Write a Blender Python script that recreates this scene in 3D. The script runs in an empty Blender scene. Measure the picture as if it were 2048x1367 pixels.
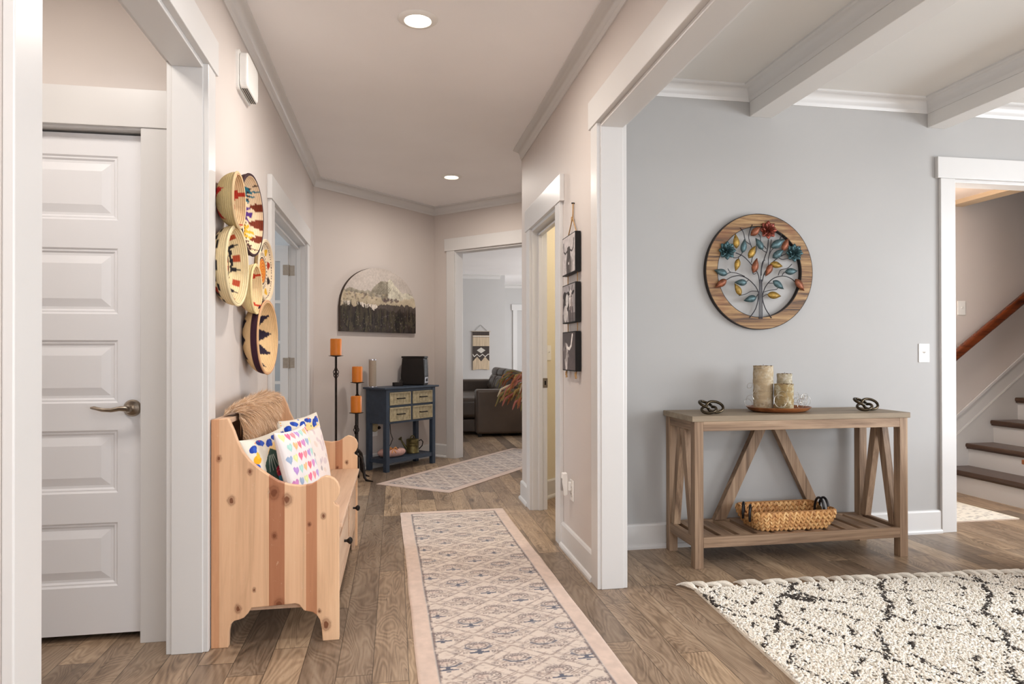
import bpy, bmesh, math, random
import numpy as np
from mathutils import Vector, Matrix
PI = math.pi
random.seed(7); RNG = np.random.default_rng(7)
SC = bpy.context.scene
COL = SC.collection

# ------------------------------------------------------------------ camera
yaw, pit, rol = .17167, .0046, -.00147
fw = Vector((math.sin(yaw)*math.cos(pit), math.cos(yaw)*math.cos(pit), math.sin(pit)))
rt = Vector((math.cos(yaw), -math.sin(yaw), 0)); up = rt.cross(fw)
rt2 = rt*math.cos(rol)+up*math.sin(rol); up2 = up*math.cos(rol)-rt*math.sin(rol)
cd = bpy.data.cameras.new('camera'); cam = bpy.data.objects.new('camera', cd); COL.objects.link(cam)
Mx = Matrix((rt2, up2, -fw)).transposed().to_4x4(); Mx.translation = (0, 0, 1.155)
cam.matrix_world = Mx
cd.sensor_width = 36; cd.lens = 1350.4/2048*36; cd.shift_y = 14.25/2048; cd.clip_start = .05
SC.camera = cam

# ------------------------------------------------------------------ world, lights, exposure
w = bpy.data.worlds.new('sky'); SC.world = w; w.use_nodes = True
w.node_tree.nodes['Background'].inputs[0].default_value = (.75, .86, 1, 1)
w.node_tree.nodes['Background'].inputs[1].default_value = 1.0
SC.view_settings.view_transform = 'Standard'; SC.view_settings.look = 'None'
SC.view_settings.gamma = 1; SC.view_settings.use_curve_mapping = False
SC.view_settings.exposure = 0.10
SC.cycles.use_denoising = True
SC.cycles.max_bounces = 10; SC.cycles.diffuse_bounces = 6
SC.cycles.caustics_reflective = False; SC.cycles.caustics_refractive = False
SC.cycles.sample_clamp_indirect = 6

def area(name, loc, direction, sx, sy, power, color, shape='RECTANGLE', spread=PI):
    l = bpy.data.lights.new(name, 'AREA'); l.shape = shape; l.size = sx; l.size_y = sy
    l.energy = power; l.color = color; l.spread = spread
    o = bpy.data.objects.new(name, l); COL.objects.link(o); o.location = loc
    o.rotation_euler = Vector(direction).to_track_quat('-Z', 'Y').to_euler()
    return o
DAY = (.93, .965, 1.0); WARM = (1.0, .92, .84); SOFT = (1, .98, .97)
# daylight from windows out of view; dining and entry area lights are added fill
area('daylight_fill_dining_front', (3.3, -2.36, 1.15), (0, 1, 0.0), 3.0, 1.5, 60, (.90, .95, 1))
area('daylight_fill_dining_side', (6.14, 1.0, 1.4), (-1, .1, -.45), 2.6, 1.8, 215, (.90, .95, 1))
area('ceiling_fill_entry', (.1, -2.36, 1.3), (0, 1, 1.6), 1.4, 2.2, 44, SOFT)  # added area light, aimed up to brighten the hall ceiling
area('daylight_living', (5.9, 11.5, 1.5), (-1, -.1, 0), 4.5, 2.0, 260, DAY)
area('daylight_living_far', (2.5, 16.6, 1.5), (0, -1, 0), 4.5, 1.8, 150, DAY)
area('daylight_study', (-4.36, 5.6, 1.5), (1, 0, 0), 2.2, 1.7, 90, (.80, .91, 1))
def point_fill(name, loc, power, color, r=.12):
    l = bpy.data.lights.new(name, 'POINT'); l.energy = power; l.color = color; l.shadow_soft_size = r
    o = bpy.data.objects.new(name, l); COL.objects.link(o); o.location = loc; return o
# unseen point lights added to brighten the ceilings of entry and dining room
point_fill('fill_entry', (.15, -.6, 2.25), 42, SOFT)
point_fill('fill_dining', (3.6, .6, 1.95), 20, (1, .97, .93), .2)
# the lamps of the vestibule and the powder room
area('lamp_vestibule', (-1.35, 2.0, 2.70), (0, 0, -1), .3, .3, 16, WARM)
area('lamp_powder_room', (1.9, 4.5, 2.70), (0, 0, -1), .3, .3, 17, (1, .90, .76))
point_fill('fill_foyer', (3.75, 4.45, 1.9), 26, WARM)  # unseen point light added to brighten the bulkhead soffit

# ------------------------------------------------------------------ material helpers
def lin(c):
    r = []
    for v in c[:3]:
        v = v/255.0
        r.append(v/12.92 if v <= .04045 else ((v+.055)/1.055)**2.4)
    return (*r, 1.0)
MATS = {}
def newmat(name):
    m = bpy.data.materials.new(name); m.use_nodes = True; MATS[name] = m
    nt = m.node_tree; b = nt.nodes['Principled BSDF']
    return m, nt, b
def nd(nt, t, **kw):
    n = nt.nodes.new(t)
    for k, v in kw.items():
        if k.startswith('i_'):
            n.inputs[int(k[2:]) if k[2:].isdigit() else k[2:].replace('_', ' ')].default_value = v
        else: setattr(n, k, v)
    return n
def coords(nt, scale=(1, 1, 1), rot=(0, 0, 0), kind='Object'):
    tc = nd(nt, 'ShaderNodeTexCoord'); mp = nd(nt, 'ShaderNodeMapping')
    mp.inputs['Scale'].default_value = scale; mp.inputs['Rotation'].default_value = rot
    nt.links.new(tc.outputs[kind], mp.inputs[0]); return mp.outputs[0]
def noise(nt, vec, scale=5, detail=4, rough=.5, dist=0):
    n = nd(nt, 'ShaderNodeTexNoise'); n.inputs['Scale'].default_value = scale
    n.inputs['Detail'].default_value = detail; n.inputs['Roughness'].default_value = rough
    n.inputs['Distortion'].default_value = dist
    if vec is not None: nt.links.new(vec, n.inputs['Vector'])
    return n.outputs[0]
def ramp(nt, fac, stops, interp='LINEAR'):
    r = nd(nt, 'ShaderNodeValToRGB'); r.color_ramp.interpolation = interp
    while len(r.color_ramp.elements) < len(stops): r.color_ramp.elements.new(.5)
    for e, (p, c) in zip(r.color_ramp.elements, stops):
        e.position = p; e.color = lin(c) if not isinstance(c, float) else (c, c, c, 1)
    nt.links.new(fac, r.inputs[0]); return r.outputs[0]
def mixc(nt, fac, a, b, mode='MIX'):
    m = nd(nt, 'ShaderNodeMix', data_type='RGBA', blend_type=mode)
    for sock, v in ((m.inputs[0], fac), (m.inputs[6], a), (m.inputs[7], b)):
        if hasattr(v, 'is_linked') or hasattr(v, 'links'): nt.links.new(v, sock)
        elif isinstance(v, (int, float)): sock.default_value = v
        else: sock.default_value = lin(v)
    return m.outputs[2]
def math_(nt, op, a, b=None, c=None, clamp=False):
    m = nd(nt, 'ShaderNodeMath', operation=op, use_clamp=clamp)
    for i, v in enumerate((a, b, c)):
        if v is None: continue
        if hasattr(v, 'links'): nt.links.new(v, m.inputs[i])
        else: m.inputs[i].default_value = v
    return m.outputs[0]
def bump(nt, b, h, strength=.2, dist=.01):
    n = nd(nt, 'ShaderNodeBump'); n.inputs['Strength'].default_value = strength; n.inputs['Distance'].default_value = dist
    nt.links.new(h, n.inputs['Height']); nt.links.new(n.outputs[0], b.inputs['Normal'])
def spec(b, v): b.inputs['Specular IOR Level'].default_value = v

def paint(name, c, rough=.55, var=.012, sp=.3, bstr=.04, bscale=350):
    m, nt, b = newmat(name); co = coords(nt)
    n = noise(nt, co, 1.3, 3)
    lo = tuple(v*(1-var) for v in c); hi = tuple(min(255, v*(1+var)) for v in c)
    nt.links.new(ramp(nt, n, [(.3, lo), (.7, hi)]), b.inputs['Base Color'])
    b.inputs['Roughness'].default_value = rough; spec(b, sp)
    if bstr: bump(nt, b, noise(nt, co, bscale, 2), bstr, .001)
    return m
def plain(name, c, rough=.5, metal=0, sp=.5, var=.06, scale=20, bstr=0, sheen=0):
    m, nt, b = newmat(name); co = coords(nt); n = noise(nt, co, scale, 4, .6)
    lo = tuple(v*(1-var) for v in c); hi = tuple(min(255, v*(1+var)) for v in c)
    nt.links.new(ramp(nt, n, [(.3, lo), (.7, hi)]), b.inputs['Base Color'])
    b.inputs['Roughness'].default_value = rough; b.inputs['Metallic'].default_value = metal; spec(b, sp)
    if sheen: b.inputs['Sheen Weight'].default_value = sheen
    if bstr: bump(nt, b, n, bstr, .004)
    return m
def vcol(name, rough=.8, sp=.2, bstr=.0, bscale=300, sheen=0):
    m, nt, b = newmat(name); a = nd(nt, 'ShaderNodeVertexColor'); a.layer_name = 'Col'
    nt.links.new(a.outputs[0], b.inputs['Base Color']); b.inputs['Roughness'].default_value = rough; spec(b, sp)
    if sheen: b.inputs['Sheen Weight'].default_value = sheen
    if bstr: bump(nt, b, noise(nt, coords(nt), bscale, 3), bstr, .003)
    return m
def wood(name, stops, axis='x', rough=.5, sp=.35, grain=1.0, s=1.0, bstr=.15, knots=()):
    """grain stretched along axis; knots = (x, y, z, r) in object space"""
    m, nt, b = newmat(name)
    sc = {'x': (.9, 14, 14), 'y': (14, .9, 14), 'z': (14, 14, .9)}[axis]
    co = coords(nt, tuple(v*s for v in sc))
    n1 = noise(nt, co, 1.0, 5, .6, 1.2)
    sc2 = {'x': (3, 120, 120), 'y': (120, 3, 120), 'z': (120, 120, 3)}[axis]
    n2 = noise(nt, coords(nt, tuple(v*s for v in sc2)), 1.0, 3, .6)
    f = math_(nt, 'ADD', math_(nt, 'MULTIPLY', n1, .75), math_(nt, 'MULTIPLY', n2, .25*grain))
    col = ramp(nt, f, stops)
    tc = nd(nt, 'ShaderNodeTexCoord')
    for (kx, ky, kz, kr) in knots:
        mp = nd(nt, 'ShaderNodeMapping'); mp.inputs['Location'].default_value = (-kx, -ky, -kz)
        nt.links.new(tc.outputs['Object'], mp.inputs[0])
        ln = nd(nt, 'ShaderNodeVectorMath', operation='LENGTH')
        sq = {'x': (.6, 1, 1), 'y': (1, .6, 1), 'z': (1, 1, .65)}[axis]
        vm = nd(nt, 'ShaderNodeVectorMath', operation='MULTIPLY'); vm.inputs[1].default_value = sq
        nt.links.new(mp.outputs[0], vm.inputs[0]); nt.links.new(vm.outputs[0], ln.inputs[0])
        d = math_(nt, 'DIVIDE', ln.outputs['Value'], kr)
        halo = ramp(nt, d, [(0, 1.0), (.45, .9), (.6, .35), (1, 0.0)])
        col = mixc(nt, halo, col, (88, 45, 24))
    nt.links.new(col, b.inputs['Base Color'])
    b.inputs['Roughness'].default_value = rough; spec(b, sp)
    bump(nt, b, f, bstr, .002)
    return m

def floor_mat():
    m, nt, b = newmat('floor_planks')
    tc = nd(nt, 'ShaderNodeTexCoord'); sx = nd(nt, 'ShaderNodeSeparateXYZ'); nt.links.new(tc.outputs['Object'], sx.inputs[0])
    W_, L_ = .128, 1.22
    xi = math_(nt, 'DIVIDE', math_(nt, 'ADD', sx.outputs[0], .592), W_)
    ix = math_(nt, 'FLOOR', xi); fx = math_(nt, 'SUBTRACT', xi, ix)
    wn = nd(nt, 'ShaderNodeTexWhiteNoise', noise_dimensions='1D'); nt.links.new(ix, wn.inputs['W'])
    yi = math_(nt, 'ADD', math_(nt, 'DIVIDE', sx.outputs[1], L_), math_(nt, 'MULTIPLY', wn.outputs[0], 5.0))
    iy = math_(nt, 'FLOOR', yi); fy = math_(nt, 'SUBTRACT', yi, iy)
    idw = math_(nt, 'ADD', math_(nt, 'MULTIPLY', ix, 17.31), math_(nt, 'MULTIPLY', iy, 3.77))
    w2 = nd(nt, 'ShaderNodeTexWhiteNoise', noise_dimensions='1D'); nt.links.new(idw, w2.inputs['W'])
    # grain coordinates shifted per plank
    cx = nd(nt, 'ShaderNodeCombineXYZ')
    nt.links.new(math_(nt, 'ADD', math_(nt, 'MULTIPLY', sx.outputs[0], 14), math_(nt, 'MULTIPLY', w2.outputs[0], 60)), cx.inputs[0])
    nt.links.new(math_(nt, 'MULTIPLY', sx.outputs[1], 1.6), cx.inputs[1]); nt.links.new(math_(nt, 'MULTIPLY', idw, 1.0), cx.inputs[2])
    g1 = noise(nt, cx.outputs[0], 1.0, 6, .62, 1.6)
    # cathedral figure: contour lines of a slow noise, per plank
    cw = nd(nt, 'ShaderNodeCombineXYZ')
    nt.links.new(math_(nt, 'ADD', math_(nt, 'MULTIPLY', sx.outputs[0], 5.5), math_(nt, 'MULTIPLY', w2.outputs[0], 40)), cw.inputs[0])
    nt.links.new(math_(nt, 'MULTIPLY', sx.outputs[1], 1.5), cw.inputs[1]); nt.links.new(idw, cw.inputs[2])
    n0 = noise(nt, cw.outputs[0], 1.0, 2, .45, .6)
    fig = math_(nt, 'ADD', math_(nt, 'MULTIPLY', math_(nt, 'SINE', math_(nt, 'MULTIPLY', n0, 165)), .5), .5)
    cx2 = nd(nt, 'ShaderNodeCombineXYZ')
    nt.links.new(math_(nt, 'MULTIPLY', sx.outputs[0], 130), cx2.inputs[0]); nt.links.new(math_(nt, 'MULTIPLY', sx.outputs[1], 5), cx2.inputs[1]); nt.links.new(idw, cx2.inputs[2])
    g2 = noise(nt, cx2.outputs[0], 1.0, 4, .6)
    g3 = noise(nt, coords(nt, (5, 1.1, 1)), 1.0, 4, .6, .8)
    g = math_(nt, 'ADD', math_(nt, 'MULTIPLY', g1, .36), math_(nt, 'ADD', math_(nt, 'MULTIPLY', fig, .10), math_(nt, 'ADD', math_(nt, 'MULTIPLY', g2, .17), math_(nt, 'MULTIPLY', g3, .36))))
    base = ramp(nt, g, [(.29, (90, 75, 64)), (.41, (146, 127, 108)), (.53, (178, 158, 137)), (.70, (206, 189, 167))])
    tone = ramp(nt, w2.outputs[0], [(0, (178, 174, 172)), (.35, (214, 208, 202)), (.7, (238, 230, 220)), (1, (255, 248, 236))])
    col = mixc(nt, 1.0, base, tone, 'MULTIPLY')
    # dark mineral streaks and cracks
    cr = noise(nt, cx.outputs[0], 1.7, 8, .75, 2.5)
    crm = ramp(nt, cr, [(.33, 1.0), (.39, 0.0)])
    col = mixc(nt, math_(nt, 'MULTIPLY', crm, .7), col, (60, 46, 38))
    kx = nd(nt, 'ShaderNodeCombineXYZ')
    nt.links.new(math_(nt, 'MULTIPLY', sx.outputs[0], 5.5), kx.inputs[0]); nt.links.new(math_(nt, 'MULTIPLY', sx.outputs[1], 1.7), kx.inputs[1]); nt.links.new(idw, kx.inputs[2])
    vo = nd(nt, 'ShaderNodeTexVoronoi'); vo.inputs['Scale'].default_value = 1.0; nt.links.new(kx.outputs[0], vo.inputs['Vector'])
    kd = math_(nt, 'ADD', vo.outputs['Distance'], math_(nt, 'MULTIPLY', math_(nt, 'SUBTRACT', g1, .5), .35))
    col = mixc(nt, ramp(nt, kd, [(.02, .75), (.09, .35), (.17, 0.0)]), col, (84, 70, 60))
    ex = math_(nt, 'MINIMUM', fx, math_(nt, 'SUBTRACT', 1, fx)); ey = math_(nt, 'MINIMUM', fy, math_(nt, 'SUBTRACT', 1, fy))
    s1 = math_(nt, 'LESS_THAN', ex, .011); s2 = math_(nt, 'LESS_THAN', ey, .0013)
    seam = math_(nt, 'MAXIMUM', s1, s2)
    col = mixc(nt, math_(nt, 'MULTIPLY', seam, .7), col, (40, 30, 25))
    nt.links.new(col, b.inputs['Base Color'])
    rr = math_(nt, 'ADD', .30, math_(nt, 'MULTIPLY', g, .22)); nt.links.new(rr, b.inputs['Roughness']); spec(b, .42)
    bump(nt, b, math_(nt, 'SUBTRACT', g, math_(nt, 'MULTIPLY', seam, .8)), .22, .0025)
    return m

# ------------------------------------------------------------------ geometry helpers
class MB:
    def __init__(s): s.v = []; s.f = []
    def add(s, verts, faces):
        o = len(s.v); s.v += [tuple(map(float, p)) for p in verts]; s.f += [tuple(i+o for i in f) for f in faces]; return s
    def box(s, x0, x1, y0, y1, z0, z1):
        x0, x1 = min(x0, x1), max(x0, x1); y0, y1 = min(y0, y1), max(y0, y1); z0, z1 = min(z0, z1), max(z0, z1)
        return s.add([(x0,y0,z0),(x1,y0,z0),(x1,y1,z0),(x0,y1,z0),(x0,y0,z1),(x1,y0,z1),(x1,y1,z1),(x0,y1,z1)],
                     [(0,3,2,1),(4,5,6,7),(0,1,5,4),(1,2,6,5),(2,3,7,6),(3,0,4,7)])
    def bar(s, a, b, w, h, side=(0, 0, 1)):
        """box from a to b, w across (perp. to side), h along side"""
        a, b = Vector(a), Vector(b); d = (b-a).normalized(); sd = Vector(side)
        p = d.cross(sd).normalized()*w/2; q = p.cross(d).normalized()*h/2
        vs = [a-p-q, a+p-q, a+p+q, a-p+q, b-p-q, b+p-q, b+p+q, b-p+q]
        return s.add(vs, [(0,1,2,3),(7,6,5,4),(0,4,5,1),(1,5,6,2),(2,6,7,3),(3,7,4,0)])
    def prism(s, pts, ax, t0, t1):
        """polygon pts (2d, the two other axes in order) extruded along axis ax"""
        def P(p, t): return {'x': (t, p[0], p[1]), 'y': (p[0], t, p[1]), 'z': (p[0], p[1], t)}[ax]
        n = len(pts); vs = [P(p, t0) for p in pts]+[P(p, t1) for p in pts]
        fs = [tuple(range(n)), tuple(range(2*n-1, n-1, -1))]+[(i, i+n, (i+1) % n+n, (i+1) % n) for i in range(n)]
        return s.add(vs, fs)
    def lathe(s, prof, n=32, c=(0, 0, 0), ax='z', close=True):
        """prof: (r, h) list"""
        vs = []; fs = []
        for r, h in prof:
            for i in range(n):
                a = 2*PI*i/n; x, y = r*math.cos(a), r*math.sin(a)
                p = {'z': (x, y, h), 'y': (x, h, y), 'x': (h, x, y)}[ax]
                vs.append((p[0]+c[0], p[1]+c[1], p[2]+c[2]))
        for j in range(len(prof)-1):
            for i in range(n):
                fs.append((j*n+i, j*n+(i+1) % n, (j+1)*n+(i+1) % n, (j+1)*n+i))
        if close:
            fs.append(tuple(reversed(range(n)))); fs.append(tuple(range((len(prof)-1)*n, len(prof)*n)))
        return s.add(vs, fs)
    def cyl(s, r, h0, h1, n=24, c=(0, 0, 0), ax='z'): return s.lathe([(r, h0), (r, h1)], n, c, ax)
    def tube(s, pts, r, n=8, closed=False):
        pts = [Vector(p) for p in pts]; m = len(pts); rs = r if hasattr(r, '__len__') else [r]*m
        vs = []; fs = []; N = None
        for i, p in enumerate(pts):
            if closed: t = (pts[(i+1) % m]-pts[i-1]).normalized()
            else: t = (pts[min(i+1, m-1)]-pts[max(i-1, 0)]).normalized()
            if N is None: N = t.orthogonal().normalized()
            else:
                N = (N-t*N.dot(t)); N = N.normalized() if N.length > 1e-6 else t.orthogonal().normalized()
            B = t.cross(N)
            for k in range(n):
                a = 2*PI*k/n; vs.append(p+(N*math.cos(a)+B*math.sin(a))*rs[i])
        for i in range(m if closed else m-1):
            j = (i+1) % m
            for k in range(n): fs.append((i*n+k, i*n+(k+1) % n, j*n+(k+1) % n, j*n+k))
        if not closed: fs.append(tuple(reversed(range(n)))); fs.append(tuple(range((m-1)*n, m*n)))
        return s.add(vs, fs)
    def xf(s, M):
        s.v = [tuple(M @ Vector(p)) for p in s.v]; return s
    def sweep(s, path, prof, side=1, closed=False):
        """vertical-plane profile (d, z) swept along horizontal polyline; d grows to the left (side=1) or right (-1) of travel"""
        pts = [Vector((p[0], p[1])) for p in path]; m = len(pts); k = len(prof); vs = []; fs = []
        for i, p in enumerate(pts):
            a = pts[i-1] if (i > 0 or closed) else None; b = pts[(i+1) % m] if (i < m-1 or closed) else None
            def nrm(u, v): d = (v-u).normalized(); return Vector((-d.y, d.x))*side
            if a is None: o = nrm(p, b); sc_ = 1
            elif b is None: o = nrm(a, p); sc_ = 1
            else:
                n1, n2 = nrm(a, p), nrm(p, b); o = (n1+n2).normalized(); sc_ = 1/max(.3, o.dot(n1))
            for (d, z) in prof: vs.append((p.x+o.x*d*sc_, p.y+o.y*d*sc_, z))
        for i in range(m if closed else m-1):
            j = (i+1) % m
            for q in range(k): fs.append((i*k+q, j*k+q, j*k+(q+1) % k, i*k+(q+1) % k))
        if not closed: fs.append(tuple(range(k))); fs.append(tuple(reversed(range((m-1)*k, m*k))))
        return s.add(vs, fs)
    def build(s, name, mat, parent=None, smooth=False, bevel=0, sub=0, seg=2, loc=None, rot=None, angle=.6):
        me = bpy.data.meshes.new(name); me.from_pydata(s.v, [], s.f); me.update()
        bm = bmesh.new(); bm.from_mesh(me); bmesh.ops.recalc_face_normals(bm, faces=bm.faces); bm.to_mesh(me); bm.free()
        return link(name, me, mat, parent, smooth, bevel, sub, seg, loc, rot, angle)
def link(name, me, mat, parent=None, smooth=False, bevel=0, sub=0, seg=2, loc=None, rot=None, angle=.6):
    o = bpy.data.objects.new(name, me); COL.objects.link(o)
    if mat is not None: me.materials.append(mat)
    if smooth:
        for p in me.polygons: p.use_smooth = True
        me.set_sharp_from_angle(angle=angle)
    if bevel:
        b = o.modifiers.new('bevel', 'BEVEL'); b.width = bevel; b.segments = seg; b.limit_method = 'ANGLE'; b.angle_limit = .6
        b.harden_normals = False
    if sub: d = o.modifiers.new('sub', 'SUBSURF'); d.levels = sub; d.render_levels = sub
    if parent is not None: o.parent = parent
    if loc is not None: o.location = loc
    if rot is not None: o.rotation_euler = rot
    return o
def thing(name, label, cat, loc=(0, 0, 0), rz=0, group=None):
    o = bpy.data.objects.new(name, None); COL.objects.link(o); o.location = loc; o.rotation_euler = (0, 0, rz)
    o.empty_display_size = .1
    return tag(o, label, cat, group)
def tag(o, label, cat, group=None):
    o['label'] = label; o['category'] = cat
    if group: o['group'] = group
    return o
def struct(o, label=None):
    o['kind'] = 'structure'
    if label: o['label'] = label
    return o
def copy_tree(o, parent=None):
    c = o.copy(); COL.objects.link(c)
    if parent is not None: c.parent = parent
    for ch in list(o.children): copy_tree(ch, c)
    return c

# painted grids -----------------------------------------------------
def vnoise(nx, ny, gx, gy, seed=0, oct=3):
    r = np.random.default_rng(seed); out = np.zeros((ny, nx)); amp = 1; tot = 0
    for k in range(oct):
        g = r.random((gy*2**k+2, gx*2**k+2))
        ys = np.linspace(0, gy*2**k, ny); xs = np.linspace(0, gx*2**k, nx)
        yi = np.minimum(ys.astype(int), gy*2**k); xi = np.minimum(xs.astype(int), gx*2**k)
        fy = (ys-yi)[:, None]; fx = (xs-xi)[None]; fy = fy*fy*(3-2*fy); fx = fx*fx*(3-2*fx)
        a = g[yi][:, xi]; b = g[yi][:, xi+1]; c = g[yi+1][:, xi]; d = g[yi+1][:, xi+1]
        out += amp*((a*(1-fx)+b*fx)*(1-fy)+(c*(1-fx)+d*fx)*fy); tot += amp; amp *= .55
    return out/tot
class Cv:
    """small numpy canvas in metres: x 0..w, y 0..h"""
    def __init__(s, w, h, res, bg):
        s.nx = max(2, int(round(w/res))+1); s.ny = max(2, int(round(h/res))+1); s.w, s.h = w, h
        s.x = np.linspace(0, w, s.nx); s.y = np.linspace(0, h, s.ny); s.X, s.Y = np.meshgrid(s.x, s.y)
        s.A = np.zeros((s.ny, s.nx, 3)); s.A[:] = bg; s.res = res; s.mask = None
    def win(s, x0, x1, y0, y1):
        i0, i1 = np.searchsorted(s.x, [x0, x1]); j0, j1 = np.searchsorted(s.y, [y0, y1])
        return slice(max(0, j0-1), min(s.ny, j1+1)), slice(max(0, i0-1), min(s.nx, i1+1))
    def put(s, w, m, c, a=1.0):
        m = m*a
        if s.mask is not None: m = m*s.mask[w]
        s.A[w] = s.A[w]*(1-m[..., None])+np.array(c, float)[:3]*m[..., None]
    def poly(s, pts, c, a=1.0):
        pts = np.array(pts, float); w = s.win(pts[:, 0].min(), pts[:, 0].max(), pts[:, 1].min(), pts[:, 1].max())
        X, Y = s.X[w], s.Y[w]; ins = np.zeros(X.shape, bool); n = len(pts)
        for i in range(n):
            x1, y1 = pts[i]; x2, y2 = pts[(i+1) % n]
            if y1 == y2: continue
            ins ^= ((y1 > Y) != (y2 > Y)) & (X < (x2-x1)*(Y-y1)/(y2-y1)+x1)
        s.put(w, ins.astype(float), c, a); return s
    def ell(s, cx, cy, rx, ry, c, a=1.0, ang=0, ring=None):
        R = max(rx, ry)*1.1; w = s.win(cx-R, cx+R, cy-R, cy+R); dx, dy = s.X[w]-cx, s.Y[w]-cy
        ca, sa = math.cos(ang), math.sin(ang); u = (dx*ca+dy*sa)/rx; v = (-dx*sa+dy*ca)/ry; d = np.sqrt(u*u+v*v)
        m = (d < 1) if ring is None else (d < 1) & (d > ring)
        s.put(w, m.astype(float), c, a); return s
    def line(s, pts, wd, c, a=1.0):
        for (x1, y1), (x2, y2) in zip(pts[:-1], pts[1:]):
            w = s.win(min(x1, x2)-wd, max(x1, x2)+wd, min(y1, y2)-wd, max(y1, y2)+wd); X, Y = s.X[w], s.Y[w]
            dx, dy = x2-x1, y2-y1; L = dx*dx+dy*dy+1e-12; t = np.clip(((X-x1)*dx+(Y-y1)*dy)/L, 0, 1)
            d = np.hypot(X-x1-t*dx, Y-y1-t*dy); s.put(w, np.clip((wd/2-d)/s.res+.5, 0, 1), c, a)
        return s
    def heart(s, cx, cy, r, c, a=1.0, ang=0):
        t = np.linspace(0, 2*PI, 28); x = 16*np.sin(t)**3; y = 13*np.cos(t)-5*np.cos(2*t)-2*np.cos(3*t)-np.cos(4*t)
        x, y = x/16*r, y/16*r; ca, sa = math.cos(ang), math.sin(ang)
        return s.poly(np.stack([cx+x*ca-y*sa, cy+x*sa+y*ca], 1), c, a)
def srgb2lin(A):
    A = np.clip(A, 0, 255)/255.0
    return np.where(A <= .04045, A/12.92, ((A+.055)/1.055)**2.4)
def grid_obj(name, cols, P, mat, parent=None, wrapx=False, keep=None, smooth=True, **kw):
    """P (ny,nx,3) positions, cols (ny,nx,3) 0..255"""
    ny, nx = P.shape[:2]; me = bpy.data.meshes.new(name)
    idx = np.arange(ny*nx).reshape(ny, nx)
    if wrapx: nxt = np.roll(idx, -1, 1); a, b = idx[:-1], nxt[:-1]; c, d = nxt[1:], idx[1:]
    else: a, b, c, d = idx[:-1, :-1], idx[:-1, 1:], idx[1:, 1:], idx[1:, :-1]
    q = np.stack([a, b, c, d], -1).reshape(-1, 4)
    if keep is not None: q = q[keep.reshape(-1)]
    me.vertices.add(ny*nx); me.vertices.foreach_set('co', P.reshape(-1).astype(np.float32))
    me.loops.add(len(q)*4); me.loops.foreach_set('vertex_index', q.reshape(-1).astype(np.int32))
    me.polygons.add(len(q)); me.polygons.foreach_set('loop_start', (np.arange(len(q))*4).astype(np.int32))
    if smooth: me.polygons.foreach_set('use_smooth', np.ones(len(q), bool))
    me.update(calc_edges=True)
    at = me.color_attributes.new('Col', 'FLOAT_COLOR', 'POINT')
    L = np.ones((ny*nx, 4), np.float32); L[:, :3] = srgb2lin(cols.reshape(-1, 3)); at.data.foreach_set('color', L.reshape(-1))
    return link(name, me, mat, parent, **kw)

# ------------------------------------------------------------------ materials
WALL = paint('wall_paint_greige', (202, 193, 187))
WALLD = paint('wall_paint_dining', (172, 170, 168))
WALLL = paint('wall_paint_living', (190, 188, 186))
WALLY = paint('wall_paint_powder', (222, 212, 188))
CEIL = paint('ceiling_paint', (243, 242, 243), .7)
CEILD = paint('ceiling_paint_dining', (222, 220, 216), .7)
TRIM = paint('trim_white', (210, 208, 206), .32, .006, .5, .015, 60)
DOORW = paint('door_white', (226, 226, 228), .38, .006, .5, .02, 90)
FLOOR = floor_mat()
BLACKM = plain('black_iron', (30, 25, 22), .45, .6, .5, .2, 60, .2)
NICKEL = plain('satin_nickel', (172, 160, 146), .28, 1, .5, .05, 40)
WHITEP = plain('white_plastic', (232, 230, 226), .35, 0, .5, .01)
VC = vcol('painted_surface'); VCF = vcol('woven_fabric', .9, .1, .35, 500, .2)
VCG = vcol('printed_canvas', .55, .3, .1, 300)

# ================================================================== THE SETTING
H = 2.762; XL, XR = -.733, .992; XLB, XRB = -.842, 1.099; S2 = math.sqrt(.5)
struct(MB().box(-4.6, 9, -2.6, 17, -.1, 0).build('floor', FLOOR))
# ceilings
struct(MB().box(-4.6, 1.05, -2.6, 17, H, H+.1).build('ceiling', CEIL))
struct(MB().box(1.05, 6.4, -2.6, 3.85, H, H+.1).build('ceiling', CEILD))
struct(MB().box(1.05, 9, 7.0, 17, H, H+.1).box(1.05, 3.9, 3.85, 7.0, H, H+.1).build('ceiling', CEIL))
# hall left wall with the two openings
O1 = (1.512, 2.79, 2.275); O2 = (4.23, 5.81, 2.055)
m = MB().box(XLB, XL, -2.5, O1[0], 0, H).box(XLB, XL, O1[0], O1[1], O1[2], H).box(XLB, XL, O1[1], O2[0], 0, H)
m.box(XLB, XL, O2[0], O2[1], O2[2], H).box(XLB, XL, O2[1], 6.47, 0, H)
struct(m.build('wall_left', WALL))
# hall right wall: big opening to the dining room, powder room door
O3 = (-1.2, 3.185, 2.275); O4 = (4.03, 4.86, 2.055)
m = MB().box(XR, XRB, -2.5, O3[0], 0, H).box(XR, XRB, O3[0], O3[1], O3[2], H).box(XR, XRB, O3[1], O4[0], 0, H)
m.box(XR, XRB, O4[0], O4[1], O4[2], H).prism([(XR, O4[1]), (XRB, O4[1]), (XRB, 5.13), (XR, 5.25)], 'z', 0, H)
struct(m.build('wall_right', WALL))
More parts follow.
